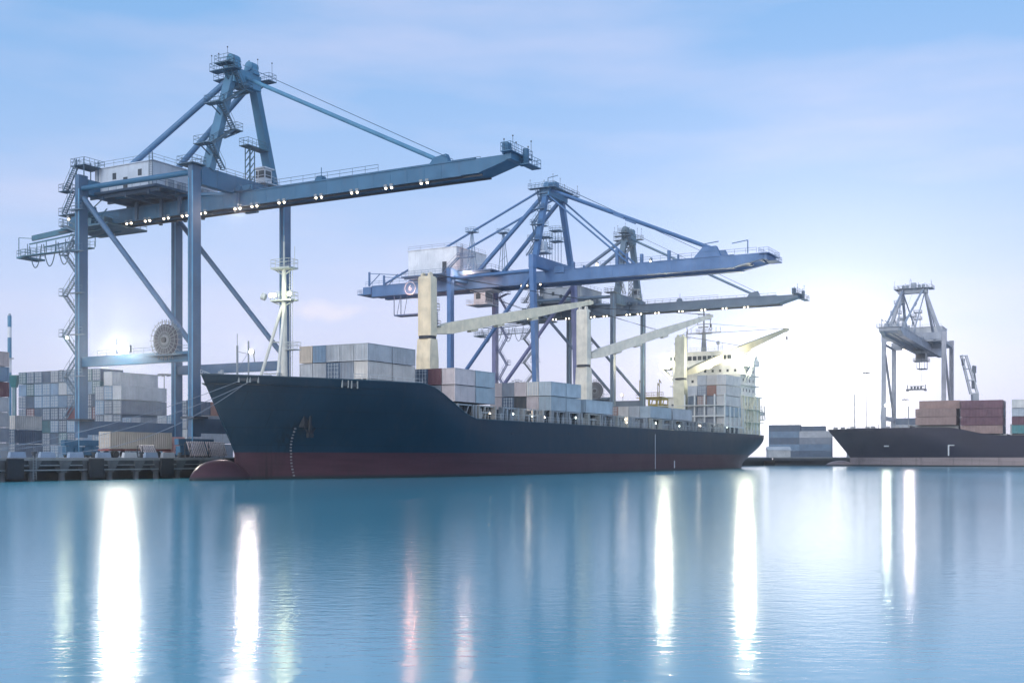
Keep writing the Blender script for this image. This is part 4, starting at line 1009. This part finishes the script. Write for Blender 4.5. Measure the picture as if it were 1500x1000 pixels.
S2('deck', dk2, (.12, .12, .13))
m = MB()
for x in (30, 46, 60, 74): m.box(x-1, x-.4, -13.2, 13.2, 9.4, 13)
m.box(31, 44, -12, 12, 11, 12.9).box(46, 58, -12, 12, 9.4, 10.1).box(59.5, 100, -12, 12, 9.4, 10.1)
S2('hatch', m, (.34, .35, .36))
for x, y in ((3, 0), (5, 2), (9, -2), (13, 3), (16, -4), (20, 0), (24, -6)): S2('winch', MB().box(x, x+1.3, y-.6, y+.6, 11.1, 13.1)); S2('vent_post', MB().tube((x+2.4, y, 11), (x+2.4, y, 13.6), .1, 6))
S2('bow_mast', MB().tube((10, 0, 11), (10, 0, 24), .22, 8).beam((10, -1.2, 21), (10, 1.2, 21), .15, .15).rail([(4, -4.5, 12.3), (28, -12.8, 12.3)], 1, 2, .04), (.4, .42, .45))
m = MB()
for x in (21.5, 22.0, 22.5, 41.2): m.box(x, x+.35, -13.95 if x > 30 else -12.3, -13.5 if x > 30 else -11, 6.3, 6.7)
m.box(41.1, 41.5, -14.12, -13.9, 3.4, 6.6).box(41.1, 43, -14.1, -13.9, 6.5, 6.8)
S2('hull_marks', m, (.6, .6, .6))
# ------------------------------------------------------------------ shipping containers
M_RODS = plain('galvanised_lock_rods', (.45, .50, .55), .5, .2, 3)
def box_meshes(ln, h=2.59, w=2.44):
    ln -= .10; h -= .085; w -= .05
    """corrugated shell with corner posts and rails; two door leaves; plain end"""
    m = MB(); W2 = w/2
    def corr(p0, p1, nrm, z0, z1, n, dep):
        p0 = Vector(p0); p1 = Vector(p1); nrm = Vector(nrm); vs = []
        for i in range(n*4+1):
            t = i/(n*4); k = i % 4; off = 0 if k in (0, 1) else -dep
            if i == n*4: off = 0
            p = p0.lerp(p1, t)+nrm*off; vs += [(p.x, p.y, z0), (p.x, p.y, z1)]
        m.add(vs, [(2*i, 2*i+2, 2*i+3, 2*i+1) for i in range(n*4)])
    nc = 14 if ln < 8 else 28
    corr((.16, -W2+.03, 0), (ln-.16, -W2+.03, 0), (0, -1, 0), .16, h-.10, nc, -.0)
    m.v = []; m.f = []
    def corr2(fix, lo, hi, axis, sgn, n):
        vs = []
        for i in range(n*4+1):
            t = lo+(hi-lo)*i/(n*4); off = 0 if i % 4 in (0, 1) or i == n*4 else .085
            c = fix-sgn*off
            for z in (.15, h-.10): vs.append((t, c, z) if axis == 'x' else (c, t, z))
        m.add(vs, [(2*i, 2*i+2, 2*i+3, 2*i+1) for i in range(n*4)])
    corr2(-W2+.025, .15, ln-.15, 'x', -1, nc); corr2(W2-.025, .15, ln-.15, 'x', 1, nc)
    corr2(ln-.03, -W2+.14, W2-.14, 'y', 1, 8)
    for x in (0, ln-.17):
        for y in (-W2, W2-.15): m.box(x, x+.17, y, y+.15, 0, h)
    for y in (-W2, W2-.08):
        m.box(.17, ln-.17, y+.005, y+.075, .02, .16); m.box(.17, ln-.17, y+.005, y+.075, h-.11, h-.01)
    for x in (.005, ln-.085):
        m.box(x, x+.08, -W2+.15, W2-.15, .02, .16); m.box(x, x+.08, -W2+.15, W2-.15, h-.12, h-.01)
    m.box(.1, ln-.1, -W2+.06, W2-.06, h-.06, h-.03); m.box(.1, ln-.1, -W2+.06, W2-.06, .08, .14)
    body = m.mesh('body')
    m.v = []; m.f = []
    corr2(.03, -W2+.14, W2-.14, 'y', -1, 8); end = m.mesh('end_wall')
    doors = []
    for s_ in (-1, 1):
        d = MB(); a, b = sorted((s_*.01, s_*(W2-.15)))
        d.box(.03, .08, a, b, .16, h-.12)
        for k in (.28, .74):
            y = s_*(k*(W2-.15)); nf = len(d.f); d.tube((-.01, y, .14), (-.01, y, h-.10), .045, 6)
            for z in (.35, .95, 1.7, 2.25): d.box(-.04, .03, y-.09, y+.09, z-.045, z+.045)
        for z in (.55, 1.15, 1.75, 2.2): d.box(.0, .03, a+.05, b-.05, z-.03, z+.03)
        me = d.mesh('door'); me.materials.append(M_BOX); me.materials.append(M_RODS)
        for q, pl in enumerate(me.polygons): pl.material_index = 1 if q >= 6 else 0
        doors.append(me)
    for me in (body, end): me.materials.append(M_BOX)
    return body, end, doors
B20 = box_meshes(6.06); B40 = box_meshes(12.19); B20H = box_meshes(6.06, 2.86); B40H = box_meshes(12.19, 2.86)
ORD = ['bottom', 'second', 'third', 'fourth', 'fifth', 'sixth', 'seventh', 'eighth']
NUM = ['first', 'second', 'third', 'fourth', 'fifth', 'sixth', 'seventh', 'eighth', 'ninth', 'tenth']
C = dict(deepteal=(.07, .16, .20), grey=(.24, .28, .34), pale=(.44, .47, .51), white=(.62, .60, .58), bluegrey=(.18, .28, .40), blue=(.13, .22, .36), slate=(.09, .14, .21), maroon=(.15, .07, .09),
         beige=(.50, .44, .38), rust=(.34, .17, .14), teal=(.09, .24, .25), pink=(.55, .49, .50), brown=(.30, .20, .18), dark=(.06, .075, .09), skyblue=(.38, .46, .52), green=(.10, .25, .20))
CN = dict(deepteal='dark teal', grey='grey', pale='pale grey', white='off-white', bluegrey='blue-grey', blue='blue', slate='slate grey', maroon='dark maroon', beige='rust-spotted beige', rust='red', teal='teal',
          pink='pinkish', brown='reddish brown', dark='dark', skyblue='pale blue', green='green')
rc = random.Random(11)
def container(pos, rz, size, colour, label, group, doors=True, big=True, lift=0):
    body, end, dr = size
    col = C[colour]; k = rc.uniform(.88, 1.1); col = tuple(min(.8, x*k) for x in col)
    r_ = empty('shipping_container', pos, rz)
    tag(r_, label, 'container', group)
    o = obj('body', body, None, r_, col)
    if doors:
        for d in dr: obj('door', d, None, r_, col)
    else: obj('end_wall', end, None, r_, col)
    return r_
def stack(a, b, z, size, ln, tiers, cols, colours, where, group, h=2.59, cw=2.5, bay='', doors=lambda t, c: True, skip=lambda t, c: False, frame='s', right=True):
    """columns run away from the water (towards -b)"""
    for t in range(tiers):
        for c in range(cols):
            if skip(t, c): continue
            cc = colours(t, c)
            tn = 'only' if tiers == 1 else ('top' if t == tiers-1 else ORD[t])
            cn = NUM[c]
            if frame == 's': p = Q(a, b-1.22-c*cw, z+t*(h+.015)); rz = RZ_S
            else:
                org, = frame[1:]; p = org + R2*a + Q2*(1.22+c*cw) + Vector((0, 0, z+t*(h+.015))); rz = RZ2_R
            tier = '' if tiers == 1 else ', %s tier' % tn
            colm = '' if cols == 1 else ', %s from %s' % (cn, 'right' if frame == 's' else 'front')
            lb = '%s container%s%s%s, %s' % (CN[cc], tier, colm, bay, where)
            container(p, rz, size, cc, lb, group, doors(t, c))
def tab(rows):   # rows from the top tier down, columns left to right as seen
    T = [r_.split() for r_ in rows][::-1]
    return lambda t, c: T[t][len(T[t])-1-c]
GS = 'containers on the deck of the near ship'
stack(134.5, -98, 14.15, B20, 6.06, 2, 5, tab(['beige bluegrey pale pale pale', 'pale pale slate grey white']), 'bow hatch', GS, doors=lambda t, c: (t, c) in ((0, 2),))
stack(140.7, -98, 14.15, B20, 6.06, 2, 2, tab(['grey pale', 'pale white']), 'bow hatch', GS, bay=', rear bay', doors=lambda t, c: False)
stack(150, -93, 11.45, B20, 6.06, 2, 3, tab(['slate maroon pink', 'slate grey pink']), 'by first ship crane', GS, doors=lambda t, c: c == 2)
stack(156.2, -93, 11.45, B20, 6.06, 2, 2, tab(['grey skyblue', 'grey skyblue']), 'by first ship crane', GS, bay=', rear bay', doors=lambda t, c: False)
# nearest boxes coloured pale blue: cool light on their long sides painted in
stack(182, -93, 11.2, B20, 6.06, 2, 5, tab(['pink grey pink white skyblue', 'pink slate dark pink skyblue']), 'midship front bay', GS, doors=lambda t, c: (t, c) in ((1, 0), (1, 1), (0, 3)))
stack(188.2, -93, 11.2, B20, 6.06, 2, 2, tab(['grey skyblue', 'grey skyblue']), 'midship second bay', GS, doors=lambda t, c: False)
stack(196.4, -93, 11.25, B40, 12.19, 1, 3, tab(['grey grey skyblue']), 'lone row after the double stack', GS, doors=lambda t, c: c == 1)
stack(228, -93, 11.25, B40, 12.19, 1, 4, tab(['brown white pale skyblue']), 'low row behind second ship crane', GS, doors=lambda t, c: c == 3)
stack(241, -93, 11.25, B40, 12.19, 1, 2, tab(['grey pale']), 'low row before third ship crane', GS, doors=lambda t, c: False)
stack(277, -93, 10.5, B40, 12.19, 5, 4, tab(['pale pale white white', 'pale grey rust white', 'slate brown grey white', 'grey grey pale skyblue', 'pale grey grey white']), 'rack before the bridge', GS,
      doors=lambda t, c: c % 2 == 0, skip=lambda t, c: t == 4 and c == 3)
# yard stacks at the left, behind the first crane
GY = 'containers stacked in the yard'
pal = ['bluegrey', 'grey', 'slate', 'bluegrey', 'bluegrey', 'slate', 'deepteal', 'slate', 'pale', 'maroon']
r5 = random.Random(5); GRID = [[r5.choice(pal) for _ in range(8)] for _ in range(8)]
stack(166, -187.8, QZ, B20, 6.06, 7, 10, lambda t, c: GRID[t][(c*3+t) % 8], 'yard stack behind the stair leg', GY, doors=lambda t, c: (t*5+c*3) % 4 != 0)
stack(163.7, -179.3, QZ, B40H, 12.19, 5, 3, tab(['grey bluegrey pale', 'bluegrey slate grey', 'slate grey slate', 'bluegrey grey pale', 'grey slate grey']), 'yard stack under the floodlight', GY, h=2.86)
container(Q(163.7, -179.3-1.22-2.5, QZ+5*2.875), RZ_S, B40H, 'pale', 'pale grey container alone on top of the yard stack under the floodlight', GY)
stack(160.4, -170.5, QZ, B20, 6.06, 3, 2, tab(['bluegrey grey', 'slate grey', 'grey slate']), 'low stack before the floodlit one', GY)
stack(126.9, -172.6, QZ, B20, 6.06, 7, 3, tab(['pale pale pink', 'grey grey bluegrey', 'grey grey maroon', 'pale pale pale', 'grey grey pale', 'slate grey grey', 'grey grey pale']), 'tall stack at the left edge', GY, doors=lambda t, c: False)
stack(142, -183, QZ, B20, 6.06, 3, 1, lambda t, c: ['grey', 'slate', 'white'][t], 'short pile beside the left edge stack', GY)
stack(155.5, -153.6, QZ, B40, 12.19, 3, 3, lambda t, c: [['grey', 'slate', 'grey'], ['pale', 'grey', 'grey'], ['grey', 'bluegrey', 'grey']][t][c], 'yard pile behind the bow', GY)
container(Q(161.6, -154.8, QZ+3*2.605), RZ_S, B20, 'rust', 'red container on top of the yard pile behind the dark bow', GY)
container(Q(155.5, -154.8, QZ+3*2.605), RZ_S, B20, 'slate', 'slate container on top of the yard pile, before the red one', GY)
# far ship's deck
G2 = 'containers on the deck of the far ship'
NS = ('q', BO2 - Q2*14)
F2 = lambda *a, **k: stack(*a, frame=NS, **k)
F2(31.4, 0, 13.05, B40, 12.19, 2, 5, tab(['grey grey brown brown brown', 'grey brown brown brown brown']), 'left block on far ship', G2, doors=lambda t, c: False)
F2(32.2, 0, 13.05+2*2.61, B40, 12.19, 1, 5, tab(['grey brown grey brown brown']), 'topmost row, left block, far ship', G2, doors=lambda t, c: False, skip=lambda t, c: c == 0)
F2(44.8, 0, 10.2, B40, 12.19, 4, 5, tab(['brown grey brown brown maroon', 'brown grey grey brown maroon', 'grey grey brown brown maroon', 'grey grey grey grey brown']), 'middle block on far ship', G2, doors=lambda t, c: False)
F2(59.5, 0, 10.2, B40, 12.19, 4, 3, tab(['pale grey white', 'pale grey pale', 'pale brown maroon', 'grey grey teal']), 'right block on far ship', G2, doors=lambda t, c: False)
# stacks on the far quay behind the stern
GF = 'hazy containers on the far quay'
def far_stack(px, d, tiers, cols, colours, where):
    org = Vector(((px-750)/1700*d, d, 0))
    stack(0, 0, QZ, B40, 12.19, tiers, cols, colours, where, GF, frame=('q', org), h=2.49, doors=lambda t, c: False)
far_stack(1126, 452, 5, 1, lambda t, c: ['slate', 'bluegrey', 'slate', 'bluegrey', 'slate'][t], 'hazy stack just behind the stern')
far_stack(1171, 446, 4, 1, lambda t, c: ['slate', 'bluegrey', 'grey', 'pale'][t], 'hazy stack between the ships')
far_stack(1164, 470, 5, 1, lambda t, c: ['slate', 'grey', 'slate', 'grey', 'slate'][t], 'hazy rear stack between the ships')
far_stack(1240, 500, 5, 1, lambda t, c: ['grey', 'pale', 'grey', 'pale', 'grey'][t], 'far stack over the far bow')
far_stack(1305, 450, 6, 1, lambda t, c: ['grey', 'slate', 'grey', 'grey', 'pale', 'slate'][t], 'stack between the pale crane legs')
# long low sheds behind the ship
m = MB().box(0, 46, 0, 14, 0, 12.5).box(-.3, 46.3, -.3, 14.3, 12.5, 13.0)
for k in range(9): m.box(1.5+k*5, 5+k*5, -.06, 0, 0, 5)
sh = obj('warehouse', m, M_PAINT, None, (.20, .14, .13)); sh.location = Q(318, -180, QZ); sh.rotation_euler = (0, 0, RZ_S)
tag(sh, 'long low brown warehouse seen between the crane legs behind the ship', 'warehouse')
# yellow hopper with its frame
y0 = empty('yellow_hopper', Q(312, -126, QZ), RZ_P); y0.scale = (1, 1, 1.26)
tag(y0, 'yellow framed cargo hopper standing on the quay left of the third ship crane', 'hopper')
YEL = (.55, .42, .08)
m = MB()
for x in (-3, 3):
    for y in (-3, 3, 9): m.beam((x, y, 0), (x, y, 13.5), .5, .5)
    for z in (6, 10, 13.5): m.beam((x, -3, z), (x, 9, z), .35, .4)
    for y in (-3, 3): m.beam((x, y, 6), (x, y+6, 10), .25, .25).beam((x, y+6, 6), (x, y, 10), .25, .25).beam((x, y, 10), (x, y+3, 13.5), .25, .25)
for y in (-3, 3, 9): m.beam((-3, y, 13.5), (3, y, 13.5), .35, .4).beam((-3, y, 10), (3, y, 10), .35, .4)
obj('frame', m, M_PAINT, y0, YEL)
obj('bin', MB().loft([[(-1, 2, 7), (1, 2, 7), (1, 4, 7), (-1, 4, 7)], [(-2.2, .4, 11.0), (2.2, .4, 11.0), (2.2, 5.6, 11.0), (-2.2, 5.6, 11.0)], [(-2.2, .4, 12.2), (2.2, .4, 12.2), (2.2, 5.6, 12.2), (-2.2, 5.6, 12.2)]]), M_PAINT, y0, YEL)
m = MB()
for x, y in ((-3, -4), (3, -4), (-3, 9.8), (3, 8)): m.tube((x, y, 10), (x, y, 17.5), .12, 6).beam((x, y, 17.4), (x, y+1.6, 16.8), .2, .2)
m.plat(-4, 4, -4.4, -3, 13.5, 'nsew')
obj('walkway', m, M_PAINT, y0, (.40, .30, .08))

# ------------------------------------------------------------------ quay furniture
for i in range(8):
    a = 81.2 + i*12.3 if i < 5 else 81.2+i*12.3
    mb = MB().box(-1.15, 1.15, -.25, .0, -2.55, -.12)
    f = obj('quay_fender', mb, M_RUBBER); f.location = Q(a, -120.55, QZ); f.rotation_euler = (0, 0, RZ_S)
    k = MB().box(-.9, -.4, .0, .5, -1.9, -.5).box(.4, .9, .0, .5, -1.9, -.5)
    obj('fender_cone', k, M_RUBBER, f)
    tag(f, 'dark rubber fender panel, %s' % ['beyond the left edge of the photo', 'first from the left edge of the quay wall', 'second from the left edge of the quay wall', 'third from the left, just before the bulb', 'behind the bulbous bow', 'hidden behind the hull near its bow', 'behind the forward hull', 'farthest behind the hull'][i], 'fender', 'rubber fenders along the quay wall')
def piles(i, a):
    m = MB()
    m.loft([[(-1.0, 0, -.36), (1.0, 0, -.36), (1.0, 1.3, -.36), (-1.0, 1.3, -.36)][::-1], [(-.42, .4, -1.9), (.42, .4, -1.9), (.42, 1.2, -1.9), (-.42, 1.2, -1.9)][::-1]])
    m.tube((0, .8, -1.9), (0, .8, -3.5), .4, 12)
    o = obj('pile', m, M_CONCP); o.location = Q(a, -120.95, QZ); o.rotation_euler = (0, 0, RZ_S)
    tag(o, 'round concrete pile with flared head under the quay edge, %s' % i, 'pile', 'concrete piles under the quay')
M_CONCP = plain('pile_concrete', (.13, .14, .16), .85, .4, .9)
NMS = ['far left', 'left of the first fender', 'just right of the first fender', 'midway from first to second fender', 'left of the second fender', 'right of the second fender', 'midway from second to third fender', 'left of the third fender', 'right of the third fender', 'behind the bulb']
for i in range(10):
    piles(NMS[i], 88.6+i*4.1 + (.5 if i % 3 == 0 else 0))
m = MB()
for y in (-.22, .22): m.beam((y, -.12, .3), (y, -.12, -2.7), .06, .06)
for k in range(9): m.beam((-.22, -.12, .1-k*.32), (.22, -.12, .1-k*.32), .04, .04)
o = obj('quay_ladder', m, M_STEEL); o.location = Q(96.6, -120.95, QZ); o.rotation_euler = (0, 0, RZ_S); tag(o, 'metal ladder hanging down the quay wall beside the first fender', 'ladder')
o = obj('quay_pipe', MB().tube((-40, -.1, -1.55), (34, -.1, -1.55), .09, 8).tube((-40, -.1, -.95), (34, -.1, -.95), .06, 8), M_STEEL); o.location = Q(100, -121.3, QZ); o.rotation_euler = (0, 0, RZ_S); tag(o, 'pair of thin pipes running along the quay wall under its edge', 'pipe')
# pale barrier blocks along the edge
spots = ['far left', 'second from left', 'third from left', 'fourth from left', 'fifth from left', 'below the floodlight', 'right of the floodlight', 'left of the steel racks']
bm_ = MB().loft([[(-1.15, -.3, 0), (1.15, -.3, 0), (1.15, .3, 0), (-1.15, .3, 0)], [(-1.05, -.2, .72), (1.05, -.2, .72), (1.05, .2, .72), (-1.05, .2, .72)]]).box(-.25, -.05, -.32, .32, .0, .2).mesh('barrier_block')
bm_.materials.append(M_PAINT)
for i, a in enumerate((91.2, 94.8, 99.2, 103.6, 108.1, 112.6, 116.4, 119.6)):
    o = obj('barrier_block', bm_, None, None, [(.28, .36, .48), (.45, .47, .50)][i % 2 and i > 4]); o.location = Q(a, -121.8, QZ+.004); o.rotation_euler = (0, 0, RZ_S)
    tag(o, 'pale blue concrete block on the quay edge, %s' % spots[i], 'barrier', 'blocks along the quay edge')
bl = MB().tube((0, 0, 0), (0, 0, .55), .2, 12).tube((0, 0, .55), (0, 0, .75), .34, 12)
me = bl.mesh('bollard'); me.materials.append(M_DARK)
for i, (a, w) in enumerate(((89, 'far left'), (97, 'above the ladder'), (106.2, 'above the second fender'), (114.4, 'below the cable reel'), (121.6, 'left of the steel racks'))):
    o = obj('bollard', me, None); o.location = Q(a, -121.45, QZ+.004); tag(o, 'squat dark mooring bollard on the quay edge, %s' % w, 'bollard', 'mooring bollards')
# racks of slanted lashing rods
for i, (a, w, n_) in enumerate(((124.2, 'nearer the floodlight side', 8), (128.0, 'nearer the bow', 9), (115.2, 'small, on the left beyond the blocks', 6))):
    m = MB(); ln = n_*.36
    for z in (.15, 1.05, 2.2 if i < 2 else 1.6): m.beam((0, -.5, z), (ln, -.5, z), .07, .07); m.beam((0, .5, z), (ln, .5, z), .07, .07)
    for x in (0, ln):
        for y in (-.5, .5): m.beam((x, y, 0), (x, y, 2.2 if i < 2 else 1.6), .09, .09)
    o = obj('rod_rack', m, M_DARK); o.location = Q(a, -122.6, QZ+.004); o.rotation_euler = (0, 0, RZ_S)
    rd = MB()
    for k in range(n_):
        for y in (-.62, .1): rd.beam((k*.36, y, 2.35 if i < 2 else 1.75), (k*.36+.85, y, .25), .12, .12)
    obj('lashing_rods', rd, M_PAINT, o, (.62, .55, .58))
    tag(o, 'rack of slanted pale lashing rods on the quay, %s' % w, 'rack', 'racks of rods on the quay')
# container trailers on the quay
def truck(a, b, colour, label, letters=None, cabc=(.5, .5, .5)):
    t = empty('container_truck', Q(a, b, QZ), RZ_S); tag(t, label, 'truck', 'trucks on the quay')
    m = MB().box(0, 13.4, -.5, -.3, 1.0, 1.3).box(0, 13.4, .3, .5, 1.0, 1.3)
    for x in (0, 3, 6, 9, 12.9): m.box(x, x+.3, -1.2, 1.2, 1.02, 1.26)
    obj('trailer_frame', m, M_PAINT, t, (.30, .08, .08))
    for x in (1.4, 2.7, 9.6): 
        for y in (-1, 1): obj('wheel', MB().tube((x, y-.15, .5), (x, y+.15, .5), .5, 18), M_RUBBER, t)
    cb_ = MB().loft([[(12.7, -1.2, .6), (15.4, -1.2, .6), (15.4, 1.2, .6), (12.7, 1.2, .6)], [(12.7, -1.2, 2.0), (15.4, -1.2, 2.0), (15.4, 1.2, 2.0), (12.7, 1.2, 2.0)], [(12.8, -1.15, 3.2), (15.0, -1.15, 3.2), (15.0, 1.15, 3.2), (12.8, 1.15, 3.2)]])
    cb = obj('cab', cb_, M_PAINT, t, cabc)
    obj('window', MB().box(13.6, 14.7, -1.2, -1.17, 2.1, 2.95), M_GLASS, cb)
    for y in (-1, 1): obj('wheel', MB().tube((14.4, y-.15, .5), (14.4, y+.15, .5), .5, 18), M_RUBBER, t)
    c_ = container(Q(a+.2, b, QZ+1.32), RZ_S, B40, colour, '%s container riding on the %s' % (CN[colour], 'trailer at the far left' if letters else 'trailer between the crane legs'), 'containers on trailers')
    if letters:
        me = textmesh(letters, 1.5, 'lettering'); o = bpy.data.objects.new('lettering', me); COL.objects.link(o); me.materials.append(M_PAINT); o.color = (.04, .07, .13, 1)
        o.parent = c_; o.rotation_euler = (R(90), 0, 0); o.location = (8.4, -1.235, 1.35)
    return t
truck(87.5, -146, 'white', 'container truck at far left, trailer loaded with an off-white lettered box', 'MAERSK')
truck(119, -134, 'beige', 'container truck between the crane legs under the floodlight', None, (.55, .30, .30))

# mooring lines from the bow
def line(p0, p1, sag, label, r=.04):
    m = MB(); pts = []
    for i in range(25):
        t = i/24; p = p0.lerp(p1, t); p.z -= sag*4*t*(1-t); pts.append(p)
    m.path(pts, r, 6); o = obj('mooring_line', m, M_ROPE); tag(o, label, 'rope', 'mooring lines from the bow')
def shipw(x, y, z): return Q(108+x, -106-y, z)
e0 = Q(89, -121.5, 3.5); e1 = Q(86, -121.5, 3.5); e2 = Q(97, -121.5, 3.5)
fl_ = lambda x, z, dz: (lambda p: shipw(p.x, p.y, p.z+dz))(on_hull(x, z, .1))
line(fl_(3.9, 12.7, .3), e0, 1.0, 'uppermost pale mooring line from the bow to the quay at left')
line(fl_(4.9, 12.7, .2), e1, 2.2, 'middle mooring line from the bow, sagging a little more')
line(fl_(3.6, 12.0, .2), e2, 2.6, 'lowest and most sagging mooring line, ending nearest the bow')
# poles and lamps
p = empty('striped_mast', Vector(((14-750)/1700*330, 330, QZ)))
tag(p, 'slim blue and white striped mast rising behind the left container stack', 'mast')
zs = [(0, 31, 1), (31, 34.5, 0), (34.5, 39.5, 1), (39.5, 42, 0)]
m = MB(); m2 = MB()
for z0, z1, w_ in ((0, 24, 0), (24, 28, 1), (28, 34, 0), (34, 37, 1), (37, 40.2, 0)): obj('white_band' if w_ else 'blue_band', MB().tube((0, 0, z0), (0, 0, z1), .55, 12), M_PAINT, p, (.7, .72, .75) if w_ else (.06, .22, .36))
obj('mast_light', MB().ball((0, 0, 40.5), .4).tube((0, 0, 28), (0, 0, 28.2), 1.2, 12), M_PAINT, p, (.4, .45, .5))
p = empty('control_cabin', Vector(((21-750)/1700*262, 262, QZ))); p.scale = (.6, .6, 1)
tag(p, 'small teal glazed control cabin peeking above the stack at far left', 'cabin')
obj('tower', MB().box(-.6, .6, -.6, .6, 0, 15.8), M_PAINT, p, (.1, .2, .25))
obj('cabin', MB().loft([[(-.9, -.9, 15.8), (.9, -.9, 15.8), (.9, .9, 15.8), (-.9, .9, 15.8)], [(-1.7, -1.7, 18.2), (1.7, -1.7, 18.2), (1.7, 1.7, 18.2), (-1.7, 1.7, 18.2)]]).box(-1.9, 1.9, -1.9, 1.9, 18.2, 18.5), M_PAINT, p, (.02, .16, .18))
def pole(px, d, h, label, r=.18, heads=2):
    p = obj('lamp_mast', MB().tube((0, 0, 0), (0, 0, h), r, 8, r*.5), M_STEEL); p.location = ((px-750)/1700*d, d, QZ)
    hd = MB().tube((0, 0, h-.4), (0, 0, h), 1.1, 10)
    for k in range(6): a = k*math.pi/3; hd.cb((1.3*math.cos(a), 1.3*math.sin(a), h-.3), (.6, .6, .5))
    obj('lamp_head', hd, M_STEEL, p); tag(p, label, 'lamp mast', 'tall lamp masts')
pole(240.5, 285, 20.5, 'thin lamp mast rising behind the floodlit yard stack', .2)
pole(1269, 520, 38, 'tall faint lamp mast in the glow left of the pale crane', .22)
pole(1326, 560, 28, 'thin lamp mast between the legs of the pale crane', .16)
# spreader hanging under the far crane
sp = empty('spreader', P2 - Q2*(-9.5) + Vector((-.5, 0, 26.5)), RZ2_R)
tag(sp, 'dark container spreader hanging under the pale crane at right', 'spreader')
m = MB().box(-3.0, 3.0, -.35, .35, 0, .5)
for x in (-3, 3): m.box(x-.35, x+.35, -1.2, 1.2, -.3, .4).box(x-.12, x+.12, -.2, .2, .4, 2.0)
for x in (-1.6, -.5, .5, 1.6): m.box(x-.3, x+.3, -.5, .5, .5, 1.3)
m.box(-2.6, 2.6, -.15, .15, 1.3, 1.5)
obj('spreader_beam', m, M_PAINT, sp, (.10, .12, .15))
m = MB()
for x in (-1.8, 1.8): m.tube((x, 0, 1.5), (x, 0, 15.5), .035, 4)
obj('hoist_rope', m, M_DARK, sp)
# raised lattice jib at right
d = 430
lj = empty('mobile_harbour_crane', Vector(((1424-750)/1700*d, d, QZ)))
tag(lj, 'harbour crane with raised white lattice jib right of the pale gantry crane', 'crane')
k = d/1700
def px(x, y, dy=0): return ((x-1424)*k, dy, (669-y)*k+CAMZ-QZ)
m = MB()
for dy in (-.8, .8):
    m.beam(px(1408, 520, dy), px(1422, 577, dy), .35, .4).beam(px(1415, 520, dy), px(1432, 577, dy), .35, .4)
    for y in (521, 540, 557, 576):
        t = (y-520)/57; m.beam(px(1408+14*t, y, dy), px(1415+17*t, y, dy), .3, .3)
for y in (521, 540, 557, 576):
    t = (y-520)/57; m.beam(px(1408+14*t, y, -.8), px(1408+14*t, y, .8), .25, .25).beam(px(1415+17*t, y, -.8), px(1415+17*t, y, .8), .25, .25)
obj('jib', m, M_PAINT, lj, (.62, .64, .66))
m = MB().beam(px(1428, 577), px(1430, 660), 2.2, 2.2, 1.6, 1.6).box(-3.5, 6.5, -3, 3, 0, 4)
obj('tower', m, M_PAINT, lj, (.45, .47, .5))
m = MB().beam(px(1426, 535), px(1429, 560), .5, .5); c_ = px(1427, 541); m.cb(c_, (1.2, 1, 2.6)); c_ = px(1425.5, 563); m.cb(c_, (.9, .9, 3.2)); c_ = px(1411, 530); m.cb(c_, (.9, .9, 2.4))
obj('winch_gear', m, M_PAINT, lj, (.16, .18, .2))
# lights at the far crane
for i, (x, col, pw, w) in enumerate((((-9.1), (.95, 1, .8), 3500, 'left'), ((-1.5), (1, .82, .78), 5500, 'right'))):
    p = P2 + R2*x + Q2*(-1.2)
    o = obj('quay_floodlight', MB().box(-.5, .5, -.2, .2, 0, .8).beam((0, .1, -17.6), (0, .1, 0), .25, .25), M_STEEL); o.location = (p.x, p.y, 20.5)
    obj('lamp_lens', MB().ball((0, -.3, .4), .35, 10, 6), M_LAMPW, o)
    tag(o, 'floodlight on a tall post by the pale crane, %s one of two' % w, 'floodlight', 'floodlights under the far crane')
    spot_light('floodlight_light', (0, -1.0, .4), tuple(-Q2*1.0 + Vector((0, 0, -.25))), pw, col, 1.2, o)
# clutter on the far quay
o = obj('quay_shed', MB().box(-4, 4, -2, 2, 0, 2.6).loft([[(-4.3, -2.3, 2.6), (4.3, -2.3, 2.6), (4.3, 2.3, 2.6), (-4.3, 2.3, 2.6)], [(-4.3, -.1, 3.9), (4.3, -.1, 3.9), (4.3, .1, 3.9), (-4.3, .1, 3.9)]]), M_PAINT, None, (.55, .57, .58)); o.location = (98, 427, QZ); tag(o, 'small pale pitched-roof shed on the far quay behind the stern', 'shed')

# ------------------------------------------------------------------ sea haze
hb = MB().box(-880, 880, -55, 1395, -3.2, 72)
M_HAZE = bpy.data.materials.new('sea_haze'); M_HAZE.use_nodes = True; nt = M_HAZE.node_tree; nt.nodes.clear()
vo = N('ShaderNodeVolumePrincipled'); oo = N('ShaderNodeOutputMaterial'); L(vo.outputs[0], oo.inputs['Volume'])
vo.inputs['Color'].default_value = (.90, .94, 1, 1); vo.inputs['Density'].default_value = .0003; vo.inputs['Anisotropy'].default_value = .88
hz = obj('haze', hb, M_HAZE); tag(hz, None, None, kind='stuff')
